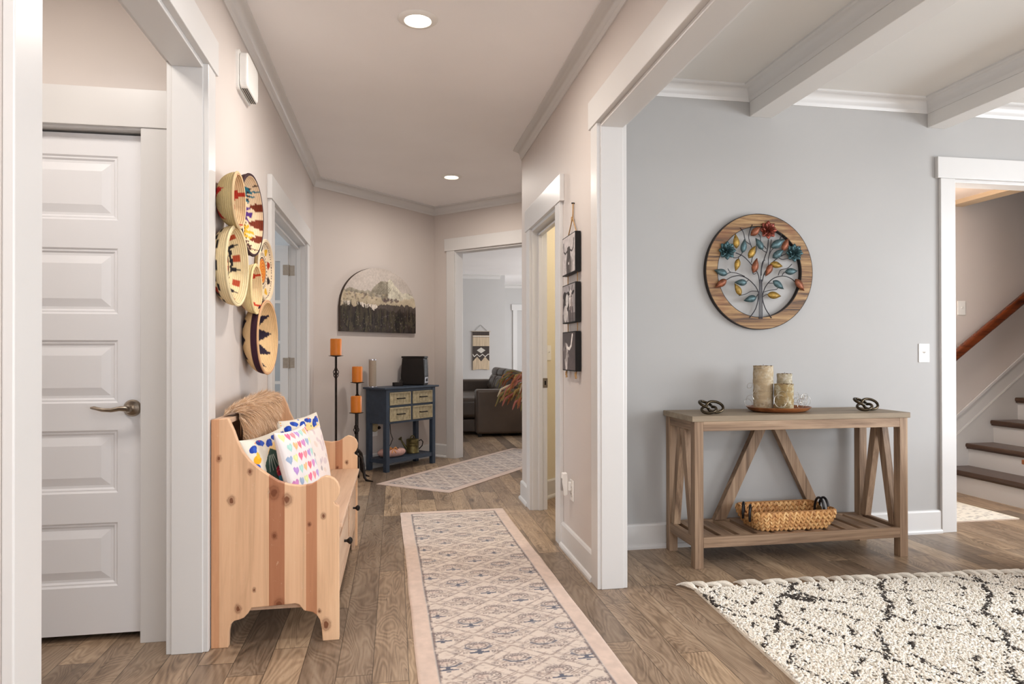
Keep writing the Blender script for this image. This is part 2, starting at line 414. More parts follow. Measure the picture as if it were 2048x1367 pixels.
# angled walls of the far corridor: A-corner, B-corner
A = Vector((-.733, 6.397)); B = Vector((.43, 7.56)); U = Vector((S2, S2)); N = Vector((S2, -S2))
def quad(p, q, th, z0, z1, mb):
    """vertical slab along p-q, thickness th to the left of travel"""
    p, q = Vector(p), Vector(q); d = (q-p).normalized(); n = Vector((-d.y, d.x))*th
    return mb.prism([tuple(p), tuple(q), tuple(q+n), tuple(p+n)], 'z', z0, z1)
def DW(s): return B+N*s                      # point on the doorway wall, s metres from B
s0, s1 = .295, 1.60
struct(quad(A-U*.1, B+U*.12, .12, 0, H, MB()).build('wall_back_left', WALL))
m = MB(); quad(B, DW(s0), .12, 0, H, m); quad(DW(s0), DW(s1), .12, 2.26, H, m); quad(DW(s1), DW(2.25), .12, 0, H, m)
struct(m.build('wall_back', WALL))
C0 = Vector((XR, 5.25)); C1 = C0+U*1.62
struct(quad(C0, C1, -.155, 0, H, MB()).build('wall_corridor_right', WALLY))
struct(quad(C0, C1, .002, 0, H, MB()).build('wall_corridor_face', WALL))
# dining room
O5 = (3.53, 4.7, 2.265); TW = 3.80
m = MB().box(XRB, O5[0], TW, 3.92, 0, H).box(O5[0], O5[1], TW, 3.92, O5[2], H).box(O5[1], 6.3, TW, 3.92, 0, H)
struct(m.build('wall_dining', WALLD))
struct(MB().box(XRB, XRB+.002, -2.5, O3[0], 0, H).box(XRB, XRB+.002, O3[0], O3[1], O3[2], H).box(XRB, XRB+.002, O3[1], TW, 0, H).build('wall_dining_left', WALLD))
m = MB().box(6.2, 6.35, -2.5, -.4, 0, H).box(6.2, 6.35, 2.4, TW, 0, H).box(6.2, 6.35, -.4, 2.4, 0, .5).box(6.2, 6.35, -.4, 2.4, 2.3, H)
struct(m.build('wall_dining_right', WALLD))
m = MB().box(-2.2, -.65, -2.6, -2.45, 0, H).box(-.65, .85, -2.6, -2.45, 2.45, H).box(.85, 1.75, -2.6, -2.45, 0, H)
m.box(1.75, 4.85, -2.6, -2.45, 0, .35).box(1.75, 4.85, -2.6, -2.45, 2.35, H).box(4.85, 6.3, -2.6, -2.45, 0, H)
struct(m.build('wall_front', WALLD))
# vestibule behind the left opening
m = MB().box(-2.1, -1.77, 2.925, 3.07, 0, H).box(-1.77, -.985, 2.925, 3.07, 2.06, H).box(-.985, XLB, 2.925, 3.07, 0, H)
struct(m.build('wall_vestibule_back', WALL))
struct(MB().box(-2.2, -2.1, -2.5, 3.07, 0, H).build('wall_vestibule_left', WALL))
struct(MB().box(-1.9, XLB, 3.75, 3.85, 0, H).box(-1.9, -1.8, 3.07, 3.8, 0, H).build('wall_closet', WALL))
# study behind the french door
struct(MB().box(-4.5, XLB, 7.2, 7.3, 0, H).build('wall_study_back', WALLL))
struct(MB().box(-4.5, -4.4, 3.0, 4.5, 0, H).box(-4.5, -4.4, 6.7, 7.3, 0, H).box(-4.5, -4.4, 4.5, 6.7, 0, .6).box(-4.5, -4.4, 4.5, 6.7, 2.35, H).build('wall_study_left', WALLL))
struct(MB().box(-4.5, -1.9, 3.0, 3.1, 0, H).build('wall_study_front', WALLL))
struct(MB().box(XLB, XLB+.05, 6.40, 7.25, 0, H).build('wall_study_right', WALLL))
# living room
struct(MB().box(-1.9, 2.16, 13.9, 14.0, 0, H).build('wall_living_back', WALLL))
struct(MB().box(-2.0, 6.2, 16.9, 17.0, 0, H).build('wall_living_far', WALLL))
struct(MB().box(2.16, 2.26, 13.9, 15.9, 0, H).box(2.26, 4.2, 15.8, 15.9, 0, H).build('wall_living_alcove', WALLL))
struct(MB().box(-2.1, -1.9, 7.3, 17, 0, H).build('wall_living_left', WALLL))
m = MB().box(6.1, 6.2, 6.0, 9.2, 0, H).box(6.1, 6.2, 13.8, 17, 0, H).box(6.1, 6.2, 9.2, 13.8, 0, .45).box(6.1, 6.2, 9.2, 13.8, 2.5, H)
struct(m.build('wall_living_right', WALLL))
struct(MB().box(2.05, 9, 7.0, 7.1, 0, 3.4).build('wall_foyer_back', WALL))
# powder room
struct(MB().box(2.2, 2.3, 3.9, 6.3, 0, H).build('wall_powder_right', WALLY))
# foyer and stairwell
FW = 5.0
struct(MB().box(3.0, 9, FW, FW+.1, 0, 5.4).build('wall_foyer', WALL))
struct(MB().box(3.0, 3.1, 3.9, FW, 0, H).build('wall_foyer_left', WALL))
struct(MB().box(8.9, 9, 1.5, FW, 0, 5.4).box(6.35, 9, 2.4, 2.5, 0, 5.4).box(4.9, 6.35, 3.78, 3.9, H, 5.4).box(3.0, 9, 2.4, 5.1, 5.4, 5.5).box(4.85, 4.9, 3.78, 5.1, H+.1, 5.4).build('wall_stairwell', WALL))
# dropped bulkhead over the foot of the stairs
xe = 4.62
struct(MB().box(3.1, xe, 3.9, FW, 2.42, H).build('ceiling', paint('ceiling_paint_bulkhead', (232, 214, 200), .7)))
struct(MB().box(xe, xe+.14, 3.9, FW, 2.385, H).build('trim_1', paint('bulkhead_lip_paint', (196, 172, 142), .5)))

# ---- trims
def frame_opening(mb, axis, face, back, a0, a1, top, cw=.1, ch=.14, ct=.022, ear=.025, jt=.02, legs=(1, 1)):
    """jamb lining + casings on the face side; face/back are the wall faces"""
    sgn = 1 if face > back else -1; f1 = face+sgn*ct; fh = face+sgn*(ct+.006)
    def bx(u0, u1, v0, v1, z0, z1):
        if axis == 'y': mb.box(v0, v1, u0, u1, z0, z1)     # wall runs along y, v is x
        else: mb.box(u0, u1, v0, v1, z0, z1)
    bx(a0-.001, a0+jt, face+sgn*.003, back-sgn*.003, 0, top); bx(a1-jt, a1+.001, face+sgn*.003, back-sgn*.003, 0, top)
    bx(a0+jt, a1-jt, face+sgn*.003, back-sgn*.003, top-jt, top+.001)
    for sd, (f0, f1_, fh_) in enumerate(((face, f1, fh), (back, back-sgn*ct, back-sgn*(ct+.006)))):
        if not legs[sd]: continue
        if legs[sd] != 3: bx(a0-cw, a0+jt*.75, f0, f1_, 0, top)
        if legs[sd] != 2: bx(a1-jt*.75, a1+cw, f0, f1_, 0, top)
        bx(a0-cw-ear, a1+cw+ear, f0, fh_, top, top+ch)
    return mb
m = frame_opening(MB(), 'y', XL, XLB, O1[0], O1[1], O1[2], .09)
struct(m.build('trim_2', TRIM, bevel=.003))
m = frame_opening(MB(), 'y', XR, XRB+.002, O3[0], O3[1], O3[2], .09)
struct(m.build('trim_3', TRIM, bevel=.003))
m = frame_opening(MB(), 'x', TW, 3.92, O5[0], O5[1], O5[2], .092, .135)
struct(m.build('trim_4', TRIM, bevel=.003))
# far doorway, in the frame of the doorway wall
mt = MB(); 
def dwbox(mb, sa, sb, n0, n1, z0, z1):
    """s along the doorway wall, n towards the hall"""
    q = -U
    P = [DW(sa)+q*n0, DW(sb)+q*n0, DW(sb)+q*n1, DW(sa)+q*n1]
    return mb.prism([tuple(p) for p in P], 'z', z0, z1)
dwbox(mt, s0-.10, s0+.012, 0, .02, 0, 2.26); dwbox(mt, s1-.012, s1+.10, 0, .02, 0, 2.26)
dwbox(mt, s0-.125, s1+.125, 0, .026, 2.26, 2.395)
dwbox(mt, s0, s0+.018, -.125, .004, 0, 2.26); dwbox(mt, s1-.018, s1, -.125, .004, 0, 2.26); dwbox(mt, s0+.018, s1-.018, -.125, .004, 2.242, 2.261)
struct(mt.build('trim_5', TRIM, bevel=.003))

# crown moulding
def crown_prof(z=H, s=1.0):
    pts = [(0, -.088), (.007, -.088), (.010, -.078), (.014, -.072)]
    for i in range(7):
        a = i/6*PI/2; pts.append((.014+.040*(1-math.cos(a)), -.066+.050*math.sin(a)))
    pts += [(.058, -.014), (.066, -.010), (.066, .001), (0, .001)]
    return [(d*s, z+h*s) for d, h in pts]
cp = crown_prof()
m = MB().sweep([(XL, -2.45), (XL, 6.397), tuple(B), tuple(DW(2.2))], cp, -1)
struct(m.build('trim_6', TRIM, smooth=True))
m = MB().sweep([(XR, -2.45), (XR, 5.25), tuple(C1)], cp, 1)
struct(m.build('trim_7', TRIM, smooth=True))
# coffered dining ceiling: beams and the crown inside each bay
BX = [(2.13, 2.277), (3.361, 3.495), (4.58, 4.715)]
for k, (a, b) in enumerate(BX):
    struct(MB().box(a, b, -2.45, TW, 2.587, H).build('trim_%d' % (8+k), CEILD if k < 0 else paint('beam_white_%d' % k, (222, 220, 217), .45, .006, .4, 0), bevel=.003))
edges = [XRB+.002]+[v for ab in BX for v in ab]+[6.2]
m = MB()
for i in range(0, len(edges), 2):
    a, b = edges[i], edges[i+1]; m.sweep([(a, -2.45), (b, -2.45), (b, TW), (a, TW)], cp, 1, closed=True)
struct(m.build('trim_11', TRIM, smooth=True))
# living room crown and alcove trim
m = MB().sweep([(-1.9, 13.9), (2.16, 13.9)], cp, -1)
m.sweep([(2.26, 15.8), (4.2, 15.8)], cp, -1)
m.box(2.76, 2.86, 15.77, 15.8, 0, 2.15); m.box(2.73, 3.9, 15.77, 15.8, 2.15, 2.29)
struct(m.build('trim_12', TRIM))

# baseboards with shoe moulding
bp = [(0, 0), (.030, 0), (.030, .012), (.024, .022), (.016, .026), (.016, .132), (.010, .142), (0, .145)]
def basebd(name, segs, side=1):
    m = MB()
    for s_ in segs: m.sweep(s_, bp, side)
    return struct(m.build(name, TRIM))
basebd('baseboard_left', [[(XL, 2.88), (XL, 4.13)], [(XL, 5.91), (XL, 6.397), tuple(B), tuple(DW(s0-.1))]], -1)
basebd('baseboard_right', [[(XR, 3.277), (XR, 3.925)], [(XR, 4.965), (XR, 5.25), tuple(C1)]], 1)
basebd('baseboard_dining', [[(XRB+.002, 3.275), (XRB+.002, TW), (3.437, TW)], [(4.80, TW), (6.2, TW)]], -1)
basebd('baseboard_powder', [[(XRB, 5.135), tuple(Vector((XRB, 5.135))+U*1.4)]], -1)
basebd('baseboard_living', [[(-1.9, 13.9), (2.16, 13.9)]], -1)
basebd('baseboard_vestibule', [[(-2.1, -2.4), (-2.1, 2.925), (-1.88, 2.925)]], -1)
basebd('baseboard_study', [[(-4.4, 7.2), (XLB, 7.2)]], -1)
basebd('baseboard_foyer', [[(3.1, FW), (4.4, FW)]], -1)

# ---- window sets behind and beside the camera (out of the picture, they carry the daylight)
def window(name, axis, pos, a0, a1, z0, z1, n=2):
    m = MB()
    def bx(u0, u1, z0_, z1_, d=.05):
        if axis == 'y': m.box(u0, u1, pos-d, pos+d, z0_, z1_)
        else: m.box(pos-d, pos+d, u0, u1, z0_, z1_)
    bx(a0, a1, z0, z0+.06); bx(a0, a1, z1-.06, z1)
    for i in range(n+1):
        u = a0+(a1-a0)*i/n; bx(max(a0, u-.03), min(a1, u+.03) if 0 < i < n else (a0+.06 if i == 0 else a1), z0, z1)
    bx(a0, a1, (z0+z1)/2-.015, (z0+z1)/2+.015, .02)
    o = struct(m.build(name, TRIM))
    return o
window('window_1', 'y', -2.5, 1.75, 4.85, .35, 2.35, 3)
window('window_2', 'x', 6.27, -.4, 2.4, .5, 2.3, 3)
window('window_3', 'x', 6.15, 9.2, 13.8, .45, 2.5, 4)
window('window_4', 'x', -4.45, 4.5, 6.7, .6, 2.35, 2)

# ---- closet door (door_1)
def closet_door():
    x1, x0 = -1.004, -1.766; yf = 2.958; th = .035; z0, z1 = .028, 2.035
    root = MB(); mid = (x0+x1)/2; sw = .098
    zs = [(.217, .473), (.592, .844), (.953, 1.206), (1.311, 1.576), (1.689, 1.948)]
    # stiles and rails as one slab with recesses: front face pieces
    root.box(x0, x0+sw, yf, yf+th, z0, z1); root.box(x1-sw, x1, yf, yf+th, z0, z1)
    edges_ = [z0]+[v for p in zs for v in p]+[z1]
    for i in range(0, len(edges_), 2): root.box(x0+sw, x1-sw, yf, yf+th, edges_[i], edges_[i+1])
    o = struct(root.build('door_1', DOORW)); o['label'] = 'white five-panel closet door in the vestibule'
    pm = MB()
    for (a, b) in zs:
        X0, X1 = x0+sw, x1-sw
        rings = [(0, 0), (.007, .006), (.013, .006), (.020, .012), (.030, .012), (.062, .002)]
        prev = None
        for ins, dep in rings:
            r = [(X0+ins, yf+dep, a+ins), (X1-ins, yf+dep, a+ins), (X1-ins, yf+dep, b-ins), (X0+ins, yf+dep, b-ins)]
            if prev is not None: pm.add(prev+r, [(0, 1, 5, 4), (1, 2, 6, 5), (2, 3, 7, 6), (3, 0, 4, 7)])
            prev = r
        pm.add(prev, [(0, 1, 2, 3)])
    pm.build('door_panel', DOORW, o)
    h = MB().lathe([(.034, 0), (.034, -.006), (.028, -.013), (.014, -.016), (.013, -.045), (.016, -.052), (.010, -.060)], 32, (-1.046, yf, .932), 'y')
    h.build('handle_rose', NICKEL, o, smooth=True)
    pts = [(-1.046, yf-.050, .932), (-1.075, yf-.054, .934), (-1.105, yf-.056, .928), (-1.14, yf-.056, .930), (-1.17, yf-.054, .938), (-1.182, yf-.052, .938)]
    lv = MB().tube(pts, [.012, .010, .0085, .0075, .0070, .004], 12)
    lv.build('handle', NICKEL, o, smooth=True)
    # jamb, stop and casing
    t = MB().box(-.999, -.985, 2.915, 3.07, 0, 2.06).box(-1.785, -1.771, 2.915, 3.07, 0, 2.06).box(-1.785, -.985, 2.915, 3.07, 2.045, 2.06)
    t.box(-1.0, -.89, 2.905, 2.925, 0, 2.053).box(-1.88, -1.771, 2.905, 2.925, 0, 2.053).box(-1.9, -.875, 2.899, 2.925, 2.053, 2.205)
    struct(t.build('trim_13', TRIM, bevel=.002))
closet_door()

# ---- french door (door_2) standing open in the study, jamb with hinges
fr = frame_opening(MB(), 'y', XL, XLB, O2[0], O2[1], O2[2], .10, .14, .022, .02)
fr.box(-.80, -.78, O2[0]+.02, O2[1]-.02, 2.005, 2.02).box(-.80, -.765, O2[1]-.032, O2[1]-.02, 0, 2.02).box(-.80, -.765, O2[0]+.02, O2[0]+.032, 0, 2.02)
struct(fr.build('trim_14', TRIM, bevel=.002))
m = MB(); y0, y1 = 5.755, 5.79; xa, xb = -.862, -1.63
m.box(xa, xa-.062, y0, y1, .02, 2.03).box(xb, xb+.09, y0, y1, .02, 2.03).box(xb+.09, xa-.062, y0, y1, .02, .25).box(xb+.09, xa-.062, y0, y1, 1.90, 2.03)
for k in range(1, 5): z = .25+k*.33; m.box(xb+.09, xa-.062, y0+.006, y1-.006, z-.012, z+.012)
for k in range(1, 3): x = xb+.09+k*(xa-.062-xb-.09)/3; m.box(x-.012, x+.012, y0+.006, y1-.006, .25, 1.90)
d2 = struct(m.build('door_2', TRIM)); d2['label'] = 'white glazed french door standing open in the study'
g, nt, b = newmat('door_glass'); b.inputs['Transmission Weight'].default_value = 1; b.inputs['Roughness'].default_value = .05; b.inputs['IOR'].default_value = 1.1
MB().box(xb+.09, xa-.062, 5.770, 5.775, .25, 1.90).build('glass', g, d2)
for z in (1.07, 1.83, .25):
    hm = MB().cyl(.006, z-.045, z+.045, 10, (-.858, 5.782, 0)).box(-.852, -.815, 5.7885, 5.7905, z-.042, z+.042).box(-.902, -.862, 5.7525, 5.755, z-.042, z+.042)
    hm.build('hinge', NICKEL, d2)
# powder room door frame
fr = frame_opening(MB(), 'y', XR, XRB, O4[0], O4[1], O4[2], .105, .16, .022, .03, .02, (1, 0))
fr.box(1.035, 1.065, O4[1]-.032, O4[1]-.018, 0, 2.02).box(1.035, 1.065, O4[0], O4[1], 2.008, 2.022)
t15 = struct(fr.build('trim_15', TRIM, bevel=.002))
MB().box(1.068, 1.104, O4[1]-.0225, O4[1]-.0195, .895, .965).build('strike_plate', NICKEL, t15)
MB().box(1.08, 1.092, O4[1]-.024, O4[1]-.0215, .915, .945).build('latch_hole', BLACKM, t15)

# ================================================================== STAIRS
def staircase():
    t = thing('staircase', 'white staircase with dark stained wooden treads rising to the right through the dining room doorway', 'staircase', (4.55, FW, 0))
    rise, run = .19, .245; y1, y0 = -.012, -1.06
    TR = wood('tread_dark_oak', [(.3, (50, 30, 20)), (.6, (84, 60, 44)), (.8, (120, 96, 74))], 'y', .3, .5)
    for k in range(9):
        x = k*run; z = (k+1)*rise
        p = [(x-.030, z-.030), (x-.030, z-.008), (x-.022, z), (x+run+.01, z), (x+run+.01, z-.028), (x-.004, z-.028), (x-.012, z-.045), (x-.020, z-.045), (x-.022, z-.030)]
        MB().prism([(a, b) for a, b in p], 'y', y1, y0).build('tread', TR, t, bevel=.002)
        MB().box(x, x+.02, y0, y1, k*rise, z-.026).build('riser', TRIM, t)
    # skirt board on the wall, with a bead
    m = MB(); n = 9*run
    sl = rise/run; q0 = -.08
    m.prism([(q0, 0), (q0, .36+q0*sl), (n, .36+n*sl), (n, 9*rise-.05), (.0, 0)], 'y', -.012, -.0005)
    m.build('skirt_board', TRIM, t)
    m = MB().bar((q0, -.012, .525+q0*sl-.02), (n, -.012, .525+n*sl-.02), .012, .02, (0, 0, 1)); m.build('skirt_cap', TRIM, t)
    m = MB().prism([(q0, .36+q0*sl), (q0, .50+q0*sl), (n, .50+n*sl), (n, .36+n*sl)], 'y', -.008, -.0005); m.build('skirt_board', TRIM, t)
    MB().bar((q0, -.010, .345+q0*sl), (n, -.010, .345+n*sl), .010, .010, (0, 0, 1)).build('skirt_bead', TRIM, t)
staircase()
RAILW = wood('handrail_wood', [(.3, (60, 24, 10)), (.6, (120, 56, 24)), (.8, (165, 90, 45))], 'x', .25, .6)
t = thing('handrail', 'polished reddish brown wooden handrail running up the foyer wall', 'handrail', (4.59, 4.92, 1.11))
d = Vector((.69, 0, .50)).normalized()
MB().bar(-d*1.0, d*2.2, .058, .072, (0, 0, 1)).build('rail', RAILW, t, bevel=.02, seg=4)
for s_ in (-.45, .95): q = d*s_; MB().tube([q+Vector((0, 0, -.02)), q+Vector((0, .02, -.07)), q+Vector((0, .075, -.085))], .007, 8).build('rail_bracket', BLACKM, t, smooth=True)

# ================================================================== CEILING LIGHTS, DETECTOR, SWITCHES
EM, nt, b = newmat('lamp_glow'); b.inputs['Emission Color'].default_value = (1, .86, .66, 1); b.inputs['Emission Strength'].default_value = 9
b.inputs['Base Color'].default_value = (1, .95, .9, 1)
def recessed(x, y, label, pw, z=H):
    t = thing('recessed_light', label, 'ceiling light', (x, y, z), 0, 'recessed lights in the hall ceiling')
    MB().lathe([(.060, -.004), (.066, -.012), (.088, -.007), (.096, -.001), (.060, -.001)], 40, close=False).build('trim_ring', WHITEP, t, smooth=True)
    MB().lathe([(.058, -.0035), (.0605, -.0035), (.0605, -.0005), (.058, -.0005)], 32).build('lens', EM, t)
    l = area('lamp_recessed', (x, y, z-.015), (0, 0, -1), .11, .11, pw, WARM, 'DISK', 3.0)
recessed(.11, 3.28, 'round white recessed ceiling light, the nearer and larger one', 19)
recessed(.51, 6.17, 'round white recessed ceiling light deeper in the hall near the angled corner', 17)
l = area('lamp_recessed', (-.1, .3, H-.02), (0, 0, -1), .11, .11, 8, WARM, 'DISK', 2.6)

# smoke / carbon monoxide chime on the left wall
t = thing('door_chime', 'white louvered plastic chime box high on the left hall wall', 'chime', (XL, 3.46, 2.49), 0)
def rrect(w_, h_, r, n=5):
    P = []
    for cx, cy, a0 in ((w_/2-r, h_/2-r, 0), (-w_/2+r, h_/2-r, PI/2), (-w_/2+r, -h_/2+r, PI), (w_/2-r, -h_/2+r, 1.5*PI)):
        for i in range(n+1): a = a0+PI/2*i/n; P.append((cx+r*math.cos(a), cy+r*math.sin(a)))
    return P
MB().prism(rrect(.27, .19, .03), 'x', .0, .012).build('back_plate', WHITEP, t)
MB().prism(rrect(.25, .17, .03), 'x', .012, .052).build('cover', WHITEP, t, bevel=.01, seg=4)
for k in range(3): MB().box(.022+k*.009, .026+k*.009, -.10, .10, -.0875, -.084).build('vent_slot', plain('slot_dark', (60, 55, 52), .7) if k == 0 else MATS['slot_dark'], t)

def plate(name, label, cat, loc, rz, w_=.075, h_=.118, toggles=1, kind='rocker', group=None):
    """wall plate in local frame: plate on the plane y=0, facing -y"""
    t = thing(name, label, cat, loc, rz, group)
    MB().box(-w_/2, w_/2, -.006, 0, -h_/2, h_/2).build('face_plate', WHITEP, t, bevel=.003)
    for k in range(toggles):
        x = (k-(toggles-1)/2)*.046
        if kind == 'toggle':
            MB().box(x-.005, x+.005, -.0065, -.0055, -.013, .013).build('toggle_slot', WHITEP, t)
            MB().bar((x, -.004, .0), (x, -.018, .009), .008, .007, (0, 0, 1)).build('toggle', WHITEP, t, bevel=.001)
        elif kind == 'rocker': MB().box(x-.016, x+.016, -.0085, -.0055, -.033, .033).build('rocker', WHITEP, t, bevel=.0015)
        else:
            for s_ in (-1, 1):
                MB().cyl(.0165, -.0075, -.0055, 24, (x, 0, s_*.019), 'y').build('socket', WHITEP, t)
                MB().box(x-.008, x-.006, -.0082, -.0076, s_*.019-.005, s_*.019+.005).box(x+.006, x+.008, -.0082, -.0076, s_*.019-.004, s_*.019+.004).build('slot', MATS['slot_dark'], t)
    return t
plate('light_switch', 'white light switch plate on the grey dining wall beside the doorway casing', 'light switch', (3.327, TW, 1.146), 0, .078, .12, 1, 'toggle')
plate('light_switch', 'white light switch plate on the foyer wall above the handrail', 'light switch', (4.742, FW, 1.525), 0, .078, .12, 1, 'toggle')
# powder room double switch on the 45 degree wall
p = Vector((XRB, 5.135))+U*.12
plate('light_switch', 'cream double light switch plate seen through the powder room doorway', 'light switch', (p.x, p.y, 1.15), PI/4, .118, .118, 2, 'toggle')
# outlet with plug-in night light on the right hall wall
plate('wall_outlet', 'white wall outlet low on the right hall wall under the plug-in air freshener', 'outlet', (XR, 3.72, .372), -PI/2, .075, .118, 1, 'outlet')
t = thing('plug_in_night_light', 'white plug-in air freshener standing out from the outlet on the right hall wall', 'air freshener', (XR-.008, 3.735, .40), -PI/2)
MB().box(-.022, .022, -.018, 0, -.03, .02).build('plug_block', WHITEP, t, bevel=.003)
MB().prism([(-.050, .070), (-.022, .072), (-.018, .02), (-.020, -.055), (-.040, -.060), (-.052, .02)], 'x', -.019, .019).build('housing', WHITEP, t, bevel=.006, seg=3)
MB().box(-.014, .014, -.0535, -.048, -.03, .04).build('grey_window', plain('grey_plastic', (150, 148, 146), .3), t)

# ================================================================== FLOOR RUGS
def runner(name, label, w_, l_, loc, rz, res, seed):
    R = random.Random(seed); c = Cv(w_, l_, res, (206, 184, 170))
    v = vnoise(c.nx, c.ny, 30, 90, seed, 3); c.A *= (1+.10*(v-.5))[..., None]
    b = .075; fw_, fl_ = w_-2*b, l_-2*b
    wn_ = c.win(b, w_-b, b, l_-b); c.put(wn_, np.ones(c.X[wn_].shape), (208, 194, 182))
    c.A *= (1+.06*(vnoise(c.nx, c.ny, 12, 50, seed+1, 4)-.5))[..., None]
    c.mask = np.clip((vnoise(c.nx, c.ny, 60, 240, seed+2, 3)-.22)*7, .25, 1)
    ink = (92, 78, 78); ink2 = (128, 108, 100); blue = (70, 74, 92)
    c.line([(b, b), (w_-b, b), (w_-b, l_-b), (b, l_-b), (b, b)], .0045, (98, 90, 94), .9)
    cx = w_/2; px = .262; rows = int(fl_/.125)+2
    def clampb(p): return [(min(max(q[0], b+.006), w_-b-.006), min(max(q[1], b+.006), l_-b-.006)) for q in p]
    for k in range(int(1500*l_/3)):      # fine weave strokes over the whole field
        x, y = R.uniform(b+.01, w_-b-.01), R.uniform(b+.01, l_-b-.01); a_ = R.choice((.45, -.45, .9, -.9, 0))
        c.line(clampb([(x, y), (x+.020*math.cos(a_), y+.020*math.sin(a_))]), .0030, R.choice((ink2, ink2, (176, 150, 138), ink)), .55)
    for j in range(rows):                # stepped diamonds around each motif
        for i in range(-3, 4):
            if (i+j) % 2: continue
            x, y = cx+i*.131, b+.05+j*.125
            for sx_, sy_ in ((1, 1), (1, -1), (-1, 1), (-1, -1)):
                for q in range(5):
                    u0, u1 = q/5, (q+.72)/5
                    c.line(clampb([(x+sx_*.131*u0, y+sy_*.118*(1-u0)), (x+sx_*.131*u1, y+sy_*.118*(1-u1))]), .0034, ink if q % 2 else ink2, .75)
    for j in range(rows):
        for i in range(-2, 3):
            if (i+j) % 2: continue
            x = cx+i*.131; y = b+.012+j*.125
            if y > l_-b-.02: continue
            def ok(p): return [(min(max(q[0], b+.006), w_-b-.006), min(max(q[1], b+.006), l_-b-.006)) for q in p]
            strong = R.random() < .45
            s_ = 1.35
            # palmette head: nested arcs
            for k, rr in enumerate((.012, .022, .032)):
                t = np.linspace(-.25*PI, 1.25*PI, 10)
                c.line(ok([(x+rr*1.15*s_*math.cos(a), y+.055+rr*.62*s_*math.sin(a)) for a in t]), .0034, ink if k != 2 else (blue if strong and R.random() < .5 else ink), .85)
            for k in range(-3, 4):
                c.line(ok([(x+k*.006, y+.062), (x+k*.0125, y+.086-abs(k)*.004)]), .003, ink, .8)
            # stem and side leaves
            c.line(ok([(x, y+.012), (x, y+.05)]), .004, ink, .9)
            for sd in (-1, 1):
                lf = [(x+sd*.004, y+.018), (x+sd*.028, y+.022), (x+sd*.052, y+.040)]
                c.line(ok(lf), .009 if strong else .0035, blue if strong else ink, .9)
                c.line(ok([(x+sd*.010, y+.030), (x+sd*.030, y+.042), (x+sd*.046, y+.062)]), .0032, ink, .8)
                for k in range(6):
                    u_ = x+sd*(.035+.014*k); vv = y+.012+.010*k
                    c.line(ok([(u_, vv), (u_+sd*.013, vv+.012)]), .003, ink2, .9)
                    c.line(ok([(u_-sd*.004, vv-.014), (u_+sd*.009, vv-.004)]), .003, ink2, .75)
                    if k in (1, 3): c.line(ok([(u_, vv-.03), (u_+sd*.012, vv-.03), (u_+sd*.012, vv-.021), (u_, vv-.021), (u_, vv-.03)]), .0028, ink, .8)
            # block cross below
            cc = blue if R.random() < .6 else ink; sv_ = c.mask; c.mask = np.clip(sv_+.25, 0, 1)
            for dx, dy, ww, hh in ((0, -.004, .036, .013), (-.027, -.006, .020, .010), (.027, -.006, .020, .010), (0, .009, .016, .010), (0, -.018, .016, .010)):
                if cc is blue: c.poly(ok([(x+dx-ww/2, y+dy-hh/2), (x+dx+ww/2, y+dy-hh/2), (x+dx+ww/2, y+dy+hh/2), (x+dx-ww/2, y+dy+hh/2)]), cc, .9)
                else: c.line(ok([(x+dx-ww/2, y+dy-hh/2), (x+dx+ww/2, y+dy-hh/2), (x+dx+ww/2, y+dy+hh/2), (x+dx-ww/2, y+dy+hh/2), (x+dx-ww/2, y+dy-hh/2)]), .003, cc, .8)
            for sd in (-1, 1):
                for k in range(7):
                    hx, hy = x+sd*(.018+.013*k), y+.088-.012*k
                    c.line(clampb([(hx, hy), (hx+sd*.017, hy-.004)]), .0032, ink if k % 2 else ink2, .8)
                    c.line(clampb([(hx+sd*.002, hy-.040), (hx+sd*.016, hy-.048)]), .003, ink2, .7)
            # pinkish smudges
            c.ell(x+R.uniform(-.02, .02), y+.05, .022, .012, (196, 170, 158), .45)
            c.mask = sv_
            # small flower between
            xo = x+px*.25*R.choice((-1, 1)); yo = y-.012
            if b+.03 < xo < w_-b-.03 and b+.03 < yo < l_-b-.03:
                c.ell(xo, yo, .010, .007, ink2, .8, 0, .55)
                for k in range(5): a = k*2*PI/5; c.line(ok([(xo+.010*math.cos(a), yo+.008*math.sin(a)), (xo+.02*math.cos(a), yo+.015*math.sin(a))]), .003, ink, .7)
    t = thing(name, label, 'rug', loc, rz, 'patterned runner rugs')
    P = np.zeros((c.ny, c.nx, 3)); P[..., 0] = c.X-w_/2; P[..., 1] = c.Y; 
    ed = np.minimum(np.minimum(c.X, w_-c.X), np.minimum(c.Y, l_-c.Y))
    P[..., 2] = .0075+.0006*vnoise(c.nx, c.ny, 90, 300, seed+5, 2)-.004*np.clip(1-ed/.006, 0, 1)
    P[..., 0] += .004*(vnoise(c.nx, c.ny, 2, 10, seed+6, 2)-.5)*np.abs(c.X-w_/2)/(w_/2)*2
    grid_obj('pile', c.A, P, VCF, t)
    MB().box(-w_/2+.002, w_/2-.002, .002, l_-.002, 0, .0055).build('backing', plain('rug_edge', (196, 176, 160), .9) if 'rug_edge' not in MATS else MATS['rug_edge'], t)
    return t
runner('runner_rug', 'pale pink runner rug with faded floral pattern in the foreground beside the pine bench', .745, 3.05, (.462, 1.87, 0), .017, .0042, 3)
runner('runner_rug', 'pale pink floral runner rug lying diagonally toward the living room doorway', .775, 2.50, (.139, 5.788, 0), -.669, .0055, 8)

